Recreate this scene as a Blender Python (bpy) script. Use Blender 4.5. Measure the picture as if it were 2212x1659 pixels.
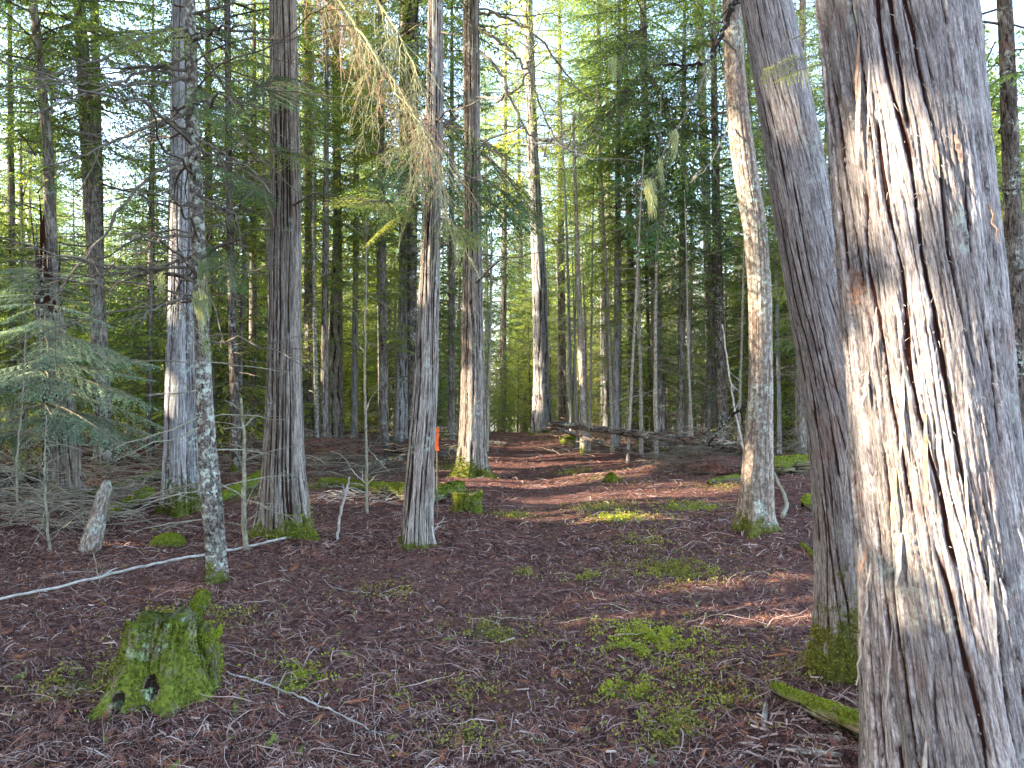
import bpy, math, random
import numpy as np
for o in list(bpy.data.objects): bpy.data.objects.remove(o)
S = bpy.context.scene
COL = S.collection
R = math.radians
# ------------------------------------------------------------------ camera, sky, sun, exposure
EYE = 1.6; F = 1670.0; CX = 1106.0; CY = 829.5           # photo measured on a 2212 x 1659 copy
cam = bpy.data.cameras.new("camera"); cam.sensor_width = 36; cam.lens = F/2212*36; cam.clip_end = 2000; cam.clip_start = .05
co = bpy.data.objects.new("camera", cam); co.location = (0, 0, EYE); co.rotation_euler = (R(90), 0, 0); COL.objects.link(co); S.camera = co
SUN_EL = 26.0
sd = np.array([-0.975, -0.20]); sd /= np.linalg.norm(sd)
SUN = np.array([sd[0]*math.cos(R(SUN_EL)), sd[1]*math.cos(R(SUN_EL)), math.sin(R(SUN_EL))])
W = bpy.data.worlds.new("World"); S.world = W; W.use_nodes = True
nt = W.node_tree; sky = nt.nodes.new("ShaderNodeTexSky"); sky.sky_type = 'NISHITA'; sky.sun_disc = False
sky.sun_elevation = R(SUN_EL); sky.sun_rotation = math.atan2(SUN[0], SUN[1]); sky.air_density = 1.0; sky.dust_density = 2.0; sky.ozone_density = 1.0
nt.links.new(sky.outputs[0], nt.nodes["Background"].inputs[0]); nt.nodes["Background"].inputs[1].default_value = 0.15
sl = bpy.data.lights.new("sun", 'SUN'); sl.energy = 2.8; sl.angle = R(0.5); sl.color = (1, .88, .68)
so = bpy.data.objects.new("sun", sl); COL.objects.link(so)
from mathutils import Vector
so.rotation_euler = Vector(SUN).to_track_quat('Z', 'Y').to_euler(); so.location = (-20, 0, 20)
S.view_settings.view_transform = 'Standard'; S.view_settings.look = 'None'; S.view_settings.gamma = 1
S.view_settings.exposure = 3.4
S.render.engine = 'CYCLES'
S.cycles.max_bounces = 5; S.cycles.diffuse_bounces = 3; S.cycles.glossy_bounces = 1; S.cycles.transmission_bounces = 3; S.cycles.transparent_max_bounces = 4

# ------------------------------------------------------------------ noise
def hsh(ix, iy, iz, seed=0):
    h = (ix.astype(np.int64)*374761393 + iy.astype(np.int64)*668265263 + iz.astype(np.int64)*2147483647 + seed*974711) & 0xffffffff
    h = ((h ^ (h >> 13))*1274126177) & 0xffffffff
    h = ((h ^ (h >> 15))*2246822519) & 0xffffffff
    h = h ^ (h >> 16)
    return (h & 0xffffff)/float(0x1000000)
def vn(x, y, z=0.0, seed=0):
    x = np.asarray(x, float); y = np.asarray(y, float)+0*x; z = np.asarray(z, float)+0*x
    ix = np.floor(x); iy = np.floor(y); iz = np.floor(z)
    fx = x-ix; fy = y-iy; fz = z-iz
    fx = fx*fx*(3-2*fx); fy = fy*fy*(3-2*fy); fz = fz*fz*(3-2*fz)
    r = 0
    for a in (0, 1):
        for b in (0, 1):
            for c in (0, 1):
                w = (fx if a else 1-fx)*(fy if b else 1-fy)*(fz if c else 1-fz)
                r = r+w*hsh(ix+a, iy+b, iz+c, seed)
    return r
def fbm(x, y, z=0.0, seed=0, o=4):
    r = 0; a = 1; t = 0
    for i in range(o):
        r = r+a*vn(np.asarray(x)*2**i, np.asarray(y)*2**i, np.asarray(z)*2**i, seed+i); t += a; a *= .5
    return r/t
def worley(u, v, per, seed=0):
    """F1,F2,id of cells in the plane, u wraps after per cells"""
    iu = np.floor(u); iv = np.floor(v)
    f1 = np.full(u.shape, 9.); f2 = np.full(u.shape, 9.); idd = np.zeros(u.shape)
    for a in (-1, 0, 1):
        for b in (-1, 0, 1):
            cu = iu+a; cv = iv+b; cw = np.mod(cu, per)
            px = cu+hsh(cw, cv, cw*0, seed); py = cv+hsh(cw, cv, cw*0+1, seed)
            d = np.hypot(u-px, v-py); i2 = hsh(cw, cv, cw*0+2, seed)
            n = d < f1
            f2 = np.where(n, f1, np.minimum(f2, d)); idd = np.where(n, i2, idd); f1 = np.where(n, d, f1)
    return f1, f2, idd

def furrows(U, Z, per, seed, zf, w0=.07, pres=.40):
    """near parallel cracks running up a trunk, each fading in and out; returns crack 0..1, saw profile, strip id"""
    iu = np.floor(U); crk = np.ones(U.shape); best = np.full(U.shape, 9.); saw = np.zeros(U.shape); idd = np.zeros(U.shape)
    for a in (-1, 0, 1, 2):
        c = np.mod(iu+a, per)
        pos = iu+a+.6*(hsh(c, c*0, c*0, seed)-.5)+.95*(vn(c, Z*zf, 0, seed+1)-.5)
        pr = ssf(pres-.07, pres+.10, vn(c, Z*zf*.9+31, 0, seed+2)); w = w0*(.45+1.3*vn(c, Z*zf*2.3+7, 0, seed+3))
        d = U-pos; ad = np.abs(d); crk = np.minimum(crk, 1-pr*(1-ssf(w*.35, w*1.25, ad)))
        n = (d >= 0) & (d < best); saw = np.where(n, d, saw); idd = np.where(n, hsh(c, c*0, c*0+3, seed), idd); best = np.where(n, d, best)
    return crk, np.clip(saw, 0, 1.2), idd

# ------------------------------------------------------------------ object helpers
def props(o, label=None, cat=None, group=None, kind=None):
    if label: o['label'] = label
    if cat: o['category'] = cat
    if group: o['group'] = group
    if kind: o['kind'] = kind
    return o
def empty(name, loc, label=None, cat=None, group=None):
    o = bpy.data.objects.new(name, None); COL.objects.link(o); o.location = loc; o.empty_display_size = .2
    return props(o, label, cat, group)
def mkmesh(name, V, Fc, mats, attrs=None, uv=None, midx=None, smooth=False):
    V = np.ascontiguousarray(V, dtype=np.float32); n = Fc.shape[1]
    me = bpy.data.meshes.new(name)
    me.vertices.add(len(V)); me.vertices.foreach_set("co", V.ravel())
    me.loops.add(Fc.size); me.loops.foreach_set("vertex_index", Fc.ravel().astype(np.int32))
    me.polygons.add(len(Fc)); me.polygons.foreach_set("loop_start", np.arange(0, Fc.size, n, dtype=np.int32))
    for m in (mats if isinstance(mats, (list, tuple)) else [mats]): me.materials.append(m)
    if midx is not None: me.polygons.foreach_set("material_index", midx.astype(np.int32))
    me.polygons.foreach_set("use_smooth", np.full(len(Fc), smooth))
    me.update(calc_edges=True)
    for k, a in (attrs or {}).items():
        at = me.attributes.new(k, 'FLOAT', 'POINT'); at.data.foreach_set("value", np.ascontiguousarray(a, dtype=np.float32))
    if uv is not None:
        l = me.uv_layers.new(name="UVMap"); l.data.foreach_set("uv", np.ascontiguousarray(uv[Fc.ravel()], dtype=np.float32).ravel())
    return me
def link(name, me, parent=None):
    """a mesh written in world coordinates; parents are unrotated empties or meshes at the origin"""
    o = bpy.data.objects.new(name, me); COL.objects.link(o)
    if parent is not None:
        o.parent = parent
        q = parent; off = Vector((0, 0, 0))
        while q is not None: off = off+q.location; q = q.parent
        o.location = -off
    return o
class TB:
    def __init__(s): s.V = []; s.Q = []; s.U = []; s.n = 0
    def tube(s, P, rad, k=5, cap=True):
        P = np.asarray(P, float); m = len(P); rad = np.asarray(rad, float)*np.ones(m)
        T = np.gradient(P, axis=0); T /= np.linalg.norm(T, axis=1)[:, None]+1e-9
        up = np.array([0, 0, 1.]) if abs(T[:, 2]).mean() < .8 else np.array([0, 1., 0])
        A = np.cross(T, up); A /= np.linalg.norm(A, axis=1)[:, None]+1e-9; B = np.cross(T, A)
        th = np.arange(k)*2*math.pi/k
        ring = P[:, None]+rad[:, None, None]*(A[:, None]*np.cos(th)[None, :, None]+B[:, None]*np.sin(th)[None, :, None])
        s.V.append(ring.reshape(-1, 3))
        L = np.concatenate([[0], np.cumsum(np.linalg.norm(np.diff(P, axis=0), axis=1))])
        s.U.append(np.stack([np.tile(th*rad.mean(), m), np.repeat(L, k)], 1))
        i = np.arange(m-1)[:, None]*k; j = np.arange(k)[None]; j2 = (j+1) % k
        s.Q.append((np.stack([i+j, i+j2, i+k+j2, i+k+j], -1).reshape(-1, 4))+s.n); 
        if cap and k >= 4:
            for st in (0, (m-1)*k):
                for q in range(1, k-2, 2): s.Q.append(np.array([[st, st+q, st+q+1, st+(q+2) % k]])+s.n)
                if k % 2: pass
        s.n += m*k
    def quads(s, q):                                   # (n,4,3)
        n = len(q); s.V.append(q.reshape(-1, 3)); s.Q.append(np.arange(n*4).reshape(n, 4)+s.n); s.U.append(np.zeros((n*4, 2))); s.n += n*4
    def mesh(s, name, mats, smooth=True, **k):
        V = np.concatenate(s.V); return mkmesh(name, V, np.concatenate(s.Q), mats, uv=np.concatenate(s.U), smooth=smooth, **k)

# ------------------------------------------------------------------ ground shape
def ssf(a, b, x): t = np.clip((x-a)/(b-a), 0, 1); return t*t*(3-2*t)
def pathx(y): return .15+.012*y+.25*np.sin(y*.16)-.25*np.sin(.6)
def gh(x, y):
    x = np.asarray(x, float); y = np.asarray(y, float)
    r = np.hypot(x, y)
    n = (fbm(x*.35+7, y*.35, 0, 3, 3)-.5)*.22*ssf(1, 5, r)
    n = n-.05*np.exp(-((x-pathx(y))/.55)**2)*ssf(2, 5, y)
    n = n-np.maximum(0, y-23.5)*.062*ssf(22, 30, y)+.16*np.exp(-((y-23.)/3)**2)*.6
    for mx, my in ((1.83, 4.15), (2.55, 8.2), (-2.37, 8.), (-1.02, 7.3), (-.7, 13.7), (-4.1, 9.6), (-2.22, 5.85)):
        n = n+.05*np.exp(-(((x-mx)**2+(y-my)**2)/.2))
    n = n+.45*np.exp(-((x+4.4)/1.6)**2-((y-17)/1.6)**2)+.35*np.exp(-((x-4.2)/1.5)**2-((y-14.5)/1.2)**2)
    return n
_YS = np.concatenate([np.arange(1., 12, .12), np.arange(12, 60, .4)])
def at(dx, dy):
    a = (dx-CX)/F; b = (CY-dy)/F
    Y = _YS; u = np.nonzero(EYE+b*Y < gh(a*Y, Y))[0]; lo = float(Y[u[0]]) if len(u) else 40.
    if len(u) and u[0] > 0:
        Y = np.linspace(Y[u[0]-1], Y[u[0]], 12); u = np.nonzero(EYE+b*Y < gh(a*Y, Y))[0]; lo = float(Y[u[0]]) if len(u) else lo
    return np.array([a*lo, lo, float(gh(a*lo, lo))])
def P(dx, dy, Y): return np.array([(dx-CX)/F*Y, Y, EYE+(CY-dy)/F*Y])

# ------------------------------------------------------------------ materials
def mat(name):
    m = bpy.data.materials.new(name); m.use_nodes = True; N = m.node_tree.nodes; L = m.node_tree.links
    b = N["Principled BSDF"]; b.inputs["Roughness"].default_value = .85; b.inputs["Specular IOR Level"].default_value = .2
    return m, N, L, b
def nd(N, t, **k):
    n = N.new(t)
    for a, v in k.items(): setattr(n, a, v)
    return n
def ramp(N, L, src, stops):
    r = N.new("ShaderNodeValToRGB"); e = r.color_ramp.elements
    while len(e) < len(stops): e.new(.5)
    for i, (p, c) in enumerate(stops): e[i].position = p; e[i].color = (*c, 1) if len(c) == 3 else c
    L.new(src, r.inputs[0]); return r.outputs[0]
def noise(N, L, vec, scale, detail=4, rough=.6, sc3=None):
    if sc3 is not None:
        mp = N.new("ShaderNodeMapping"); mp.inputs["Scale"].default_value = sc3; L.new(vec, mp.inputs[0]); vec = mp.outputs[0]
    n = N.new("ShaderNodeTexNoise"); n.inputs["Scale"].default_value = scale; n.inputs["Detail"].default_value = detail; n.inputs["Roughness"].default_value = rough
    L.new(vec, n.inputs["Vector"]); return n.outputs["Fac"]
def mix(N, L, f, a, b, mode='MIX'):
    m = N.new("ShaderNodeMix"); m.data_type = 'RGBA'; m.blend_type = mode
    for v, i in ((f, 0), (a, 6), (b, 7)):
        if hasattr(v, 'is_output'): L.new(v, m.inputs[i])
        elif i == 0: m.inputs[0].default_value = v
        else: m.inputs[i].default_value = (*v, 1)
    return m.outputs[2]
def math_(N, L, op, a, b=0.0, c=None, clamp=False):
    m = N.new("ShaderNodeMath"); m.operation = op; m.use_clamp = clamp
    for v, i in ((a, 0), (b, 1), (c, 2)):
        if v is None: continue
        if hasattr(v, 'is_output'): L.new(v, m.inputs[i])
        else: m.inputs[i].default_value = v
    return m.outputs[0]
def bark(name, plate, plate2, crack, lichen=.0, lcol=(.42, .47, .40), moss1=(.04, .045, .01), moss2=(.15, .155, .03), fib=(90, 5, 1), bump=.9, red=.3):
    m, N, L, b = mat(name)
    uv = nd(N, "ShaderNodeUVMap").outputs[0]; ob = nd(N, "ShaderNodeTexCoord").outputs["Object"]
    crk = nd(N, "ShaderNodeAttribute", attribute_name="crk").outputs["Fac"]
    ms = nd(N, "ShaderNodeAttribute", attribute_name="moss").outputs["Fac"]
    cell = nd(N, "ShaderNodeAttribute", attribute_name="cell").outputs["Fac"]
    f1 = noise(N, L, uv, 1, 5, .65, fib)
    f2 = noise(N, L, uv, 1, 3, .6, (fib[0]*.22, fib[1]*.5, 1))
    base = mix(N, L, ramp(N, L, f2, [(.3, (0, 0, 0)), (.7, (1, 1, 1))]), plate, plate2)
    base = mix(N, L, .7, base, ramp(N, L, f1, [(.36, tuple(c*.22 for c in plate)), (.46, tuple(c*.8 for c in plate)), (.55, plate2), (.68, tuple(min(.7, c*1.6) for c in plate2))]))
    v = math_(N, L, 'MULTIPLY_ADD', cell, .5, .62)
    vv = N.new("ShaderNodeCombineColor"); [L.new(v, vv.inputs[i]) for i in range(3)]
    base = mix(N, L, 1.0, base, vv.outputs[0], 'MULTIPLY')
    f3 = noise(N, L, uv, 1, 3, .7, (fib[0]*2.6, fib[1]*5, 1)); f4 = noise(N, L, ob, 2.2, 3, .6)
    base = mix(N, L, .55, base, mix(N, L, 1.0, base, ramp(N, L, f3, [(.36, (.25, .23, .22)), (.47, (.8, .8, .8)), (.6, (1.25, 1.25, 1.25))]), 'MULTIPLY'))
    base = mix(N, L, math_(N, L, 'MULTIPLY', ramp(N, L, f4, [(.55, (0, 0, 0)), (.72, (1, 1, 1))]), red), base, (.26, .125, .085))
    cm = math_(N, L, 'ADD', crk, math_(N, L, 'MULTIPLY_ADD', f1, .5, -.25))
    base = mix(N, L, ramp(N, L, cm, [(.10, (0, 0, 0)), (.30, (.45, .45, .45)), (.62, (1, 1, 1))]), crack, base)
    if lichen > 0:
        ln = noise(N, L, ob, 22, 5, .7); lp = noise(N, L, ob, 3.0, 3, .6)
        lm = math_(N, L, 'MULTIPLY', ramp(N, L, ln, [(.5, (0, 0, 0)), (.6, (1, 1, 1))]), ramp(N, L, lp, [(.62-lichen*.35, (0, 0, 0)), (.72-lichen*.3, (1, 1, 1))]))
        base = mix(N, L, math_(N, L, 'MULTIPLY', lm, .85), base, lcol)
    mn = noise(N, L, ob, 40, 5, .7); mn2 = noise(N, L, ob, 9, 5, .75)
    mcol = mix(N, L, ramp(N, L, mn, [(.35, (0, 0, 0)), (.7, (1, 1, 1))]), moss1, moss2)
    mm = ramp(N, L, math_(N, L, 'ADD', ms, math_(N, L, 'MULTIPLY_ADD', mn2, 2.2, -1.1)), [(.40, (0, 0, 0)), (.62, (1, 1, 1))])
    base = mix(N, L, mm, base, mcol)
    L.new(base, b.inputs["Base Color"])
    h = math_(N, L, 'ADD', math_(N, L, 'ADD', f1, math_(N, L, 'MULTIPLY', f3, .8)), math_(N, L, 'MULTIPLY', mn, .4))
    bp = N.new("ShaderNodeBump"); bp.inputs["Strength"].default_value = bump; bp.inputs["Distance"].default_value = .01
    L.new(h, bp.inputs["Height"]); L.new(bp.outputs[0], b.inputs["Normal"]); b.inputs["Roughness"].default_value = .95; b.inputs["Specular IOR Level"].default_value = .1
    return m
M = {}
M['cedar'] = bark('cedar_bark', (.33, .285, .275), (.47, .41, .39), (.035, .013, .010), lichen=.12, fib=(120, 8, 1), red=.5)
M['cedar_brown'] = bark('brown_cedar_bark', (.25, .205, .175), (.38, .325, .275), (.03, .014, .010), lichen=.15, fib=(80, 4, 1))
M['cedar_pale'] = bark('pale_cedar_bark', (.27, .25, .25), (.42, .40, .40), (.06, .035, .03), lichen=.35, fib=(80, 4, 1))
M['fir'] = bark('flaky_bark', (.27, .215, .17), (.42, .35, .285), (.15, .095, .07), lichen=.4, fib=(35, 16, 1))
M['lichen_bark'] = bark('lichened_bark', (.14, .12, .10), (.24, .20, .17), (.03, .018, .012), lichen=.95, lcol=(.50, .52, .43), fib=(35, 25, 1))
M['dark'] = bark('dark_bark', (.09, .072, .06), (.18, .145, .12), (.02, .012, .01), lichen=.35, fib=(50, 8, 1))
M['far'] = bark('distant_bark', (.17, .145, .125), (.30, .265, .235), (.06, .04, .03), lichen=.3, fib=(30, 5, 1))
M['red'] = bark('red_heartwood', (.17, .06, .033), (.28, .12, .07), (.04, .012, .008), fib=(90, 3, 1))
M['wood_moss'] = bark('mossy_wood', (.13, .10, .065), (.24, .20, .13), (.02, .012, .008), lichen=.35, lcol=(.30, .40, .22), moss1=(.05, .062, .01), moss2=(.19, .215, .03), fib=(60, 5, 1))
def simple(name, c1, c2, scale=12, rough=.9, attr=None):
    m, N, L, b = mat(name)
    ob = nd(N, "ShaderNodeTexCoord").outputs["Object"]
    n = noise(N, L, ob, scale, 4, .65)
    L.new(ramp(N, L, n, [(.3, c1), (.7, c2)]), b.inputs["Base Color"]); b.inputs["Roughness"].default_value = rough
    bp = N.new("ShaderNodeBump"); bp.inputs["Strength"].default_value = .4; bp.inputs["Distance"].default_value = .01
    L.new(n, bp.inputs["Height"]); L.new(bp.outputs[0], b.inputs["Normal"])
    return m
M['twig'] = simple('dead_twig', (.06, .045, .035), (.19, .16, .12), 9)
M['twig_pale'] = simple('bleached_twig', (.25, .21, .18), (.50, .45, .40), 14)
M['twig_lichen'] = simple('lichened_twig', (.13, .11, .08), (.34, .31, .22), 25)
M['twig_tan'] = simple('tan_dead_twig', (.15, .11, .08), (.36, .29, .22), 9)
M['bough_lichen'] = simple('lichened_bough', (.17, .14, .08), (.42, .40, .20), 25)
M['twig_red'] = simple('tan_twig', (.18, .09, .06), (.42, .27, .18), 14)
M['hollow_dark'] = simple('hollow_shade', (.014, .012, .013), (.06, .05, .052), 60, 1.0)  # dark tone made for the painted shade in stump hollows
M['orange'] = simple('orange_tape', (.72, .11, .03), (.85, .17, .05), 8)
M['l_dark'] = simple('litter_dark', (.010, .004, .004), (.042, .017, .015), 6)
M['l_red'] = simple('litter_red', (.11, .042, .03), (.29, .125, .088), 6)
M['l_brown'] = simple('litter_brown', (.18, .11, .092), (.42, .285, .235), 6)
M['l_pale'] = simple('litter_pale', (.30, .20, .16), (.56, .43, .36), 6)
M['l_orange'] = simple('litter_orange', (.22, .07, .03), (.38, .15, .07), 6)
def foliage(name, cols, transl=.45, vary=1.0):
    m, N, L, b = mat(name)
    g = nd(N, "ShaderNodeNewGeometry"); oi = nd(N, "ShaderNodeObjectInfo"); ob = nd(N, "ShaderNodeTexCoord").outputs["Object"]
    n = noise(N, L, ob, 1.1, 2, .6)
    t = math_(N, L, 'ADD', math_(N, L, 'MULTIPLY', g.outputs["Random Per Island"], .45), math_(N, L, 'MULTIPLY_ADD', n, .9, -.2))
    t = math_(N, L, 'ADD', t, math_(N, L, 'MULTIPLY_ADD', oi.outputs["Random"], .5*vary, -.25*vary))
    k = len(cols)
    c = ramp(N, L, t, [(.1+.8*i/(k-1), cols[i]) for i in range(k)])
    tr = N.new("ShaderNodeBsdfTranslucent"); df = N.new("ShaderNodeBsdfDiffuse")
    hs = N.new("ShaderNodeHueSaturation"); hs.inputs["Saturation"].default_value = 1.12; hs.inputs["Value"].default_value = 1.5; hs.inputs["Hue"].default_value = .485
    L.new(c, hs.inputs["Color"]); L.new(hs.outputs[0], tr.inputs[0]); L.new(c, df.inputs[0])
    ms = N.new("ShaderNodeMixShader"); ms.inputs[0].default_value = transl; L.new(df.outputs[0], ms.inputs[1]); L.new(tr.outputs[0], ms.inputs[2])
    L.new(ms.outputs[0], N["Material Output"].inputs[0]); N.remove(b)
    return m
M['leaf'] = foliage('conifer_needles', [(.075, .14, .06), (.13, .21, .065), (.21, .29, .07), (.30, .37, .08), (.40, .39, .10)], .55)
M['leaf_lime'] = foliage('lime_needles', [(.07, .12, .04), (.14, .20, .05), (.22, .28, .06), (.33, .36, .08), (.42, .36, .10)], .55)
M['leaf_dark'] = foliage('dark_needles', [(.045, .10, .055), (.075, .135, .055), (.12, .185, .06), (.19, .25, .065)])
M['leaf_blue'] = foliage('blue_green_needles', [(.13, .20, .14), (.19, .28, .19), (.26, .36, .23), (.34, .42, .26)], .4)
M['leaf_yellow'] = foliage('yellow_green_needles', [(.16, .19, .045), (.24, .27, .06), (.34, .34, .09)], .4)
M['beard'] = foliage('beard_lichen', [(.20, .24, .11), (.30, .33, .16), (.38, .39, .20)], .3)
M['moss'] = foliage('moss_leaf', [(.035, .042, .01), (.095, .115, .012), (.19, .22, .02), (.32, .34, .045)], .3)
M['moss_dull'] = foliage('dull_moss', [(.11, .11, .025), (.21, .20, .04), (.34, .31, .09)], .25)
M['clover'] = foliage('low_green_plants', [(.13, .15, .02), (.24, .27, .035), (.38, .39, .07)], .35)

# ground
m, N, L, b = mat('forest_litter')
gp = nd(N, "ShaderNodeNewGeometry").outputs["Position"]
n1 = noise(N, L, gp, 26, 6, .75); n2 = noise(N, L, gp, 1.6, 4, .6); n3 = noise(N, L, gp, 60, 4, .7, (1, .45, 1)); n4 = noise(N, L, gp, 5, 4, .65)
vo = N.new("ShaderNodeTexVoronoi"); vo.inputs["Scale"].default_value = 55; L.new(gp, vo.inputs["Vector"])
c = ramp(N, L, n1, [(.36, (.010, .005, .005)), (.46, (.065, .031, .027)), (.56, (.165, .08, .065)), (.70, (.34, .20, .165))])
c = mix(N, L, .3, c, ramp(N, L, vo.outputs["Color"], [(.2, (.022, .009, .009)), (.8, (.20, .095, .075))]))
c = mix(N, L, math_(N, L, 'MULTIPLY', ramp(N, L, n4, [(.5, (0, 0, 0)), (.7, (1, 1, 1))]), .5), c, (.20, .085, .05))
ma = nd(N, "ShaderNodeAttribute", attribute_name="moss").outputs["Fac"]
mmask = ramp(N, L, math_(N, L, 'ADD', ma, math_(N, L, 'MULTIPLY_ADD', n1, 1.0, -.5)), [(.38, (0, 0, 0)), (.62, (1, 1, 1))])
c = mix(N, L, math_(N, L, 'MULTIPLY', mmask, .8), c, mix(N, L, n3, (.05, .06, .012), (.20, .22, .04)))
L.new(c, b.inputs["Base Color"]); b.inputs["Roughness"].default_value = 1; b.inputs["Specular IOR Level"].default_value = .1
bp = N.new("ShaderNodeBump"); bp.inputs["Strength"].default_value = .9; bp.inputs["Distance"].default_value = .03
L.new(math_(N, L, 'ADD', n1, n3), bp.inputs["Height"]); L.new(bp.outputs[0], b.inputs["Normal"])
M['ground'] = m

# ------------------------------------------------------------------ ground sheet
MOSSP = [(1400, 1385, .26, 1.0), (1340, 1120, .34, .95), (1490, 1095, .42, .9), (1300, 1095, .5, .7), (1105, 1115, .2, .6), (1460, 1240, .34, .6), (1265, 1250, .14, .6),
         (1355, 1500, .16, .8), (1470, 1560, .22, .5), (640, 1470, .15, .9), (1060, 1370, .2, .6), (1025, 1600, .2, .45), (1010, 1500, .22, .35), (1570, 1510, .16, .5), (830, 1280, .22, .45),
         (1140, 1240, .12, .5), (180, 1480, .22, .7), (880, 1510, .12, .4), (1240, 1020, .35, .5), (1400, 1170, .3, .35), (350, 1395, .3, .3), (1560, 1050, .5, .5), (1320, 1035, .5, .5), (420, 1340, .3, .5),
         (960, 1010, .7, .6), (700, 1050, .6, .6), (240, 1060, .6, .6), (520, 1070, .8, .6), (1480, 1450, .2, .35), (1780, 1450, .25, .5), (1440, 1600, .15, .6), (1240, 950, .9, .5), (1520, 985, .8, .4)]
mossw = [(at(a, b_), r, s) for a, b_, r, s in MOSSP]
def mossf(x, y):
    r_ = np.zeros(np.shape(x))
    for p, r, s in mossw: r_ = np.maximum(r_, s*np.exp(-(((x-p[0])/r)**2+((y-p[1])/r)**2)))
    return r_
def sheet():
    n = 620
    u = np.linspace(-1, 1, n); b_ = 7.2; a_ = 260/math.sinh(b_)
    gx = a_*np.sinh(b_*u); gy = a_*np.sinh(b_*u)+4.5
    X, Y = np.meshgrid(gx, gy, indexing='ij'); X = X.ravel(); Y = Y.ravel()
    Z = gh(X, Y); r = np.hypot(X, Y-4)
    fine = (fbm(X*9, Y*9, 0, 11, 4)-.5)*.05+(fbm(X*28, Y*28, 0, 31, 2)-.5)*.016
    Z = Z+fine*np.exp(-r/25)
    i = np.arange(n-1)[:, None]*n+np.arange(n-1)[None]; i = i.ravel()
    me = mkmesh('ground', np.stack([X, Y, Z], 1), np.stack([i, i+n, i+n+1, i+1], 1), M['ground'], {'moss': mossf(X, Y)}, smooth=True)
    props(link('ground', me), 'red brown forest floor of needles and twigs', 'ground', kind='structure')
sheet()

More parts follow.
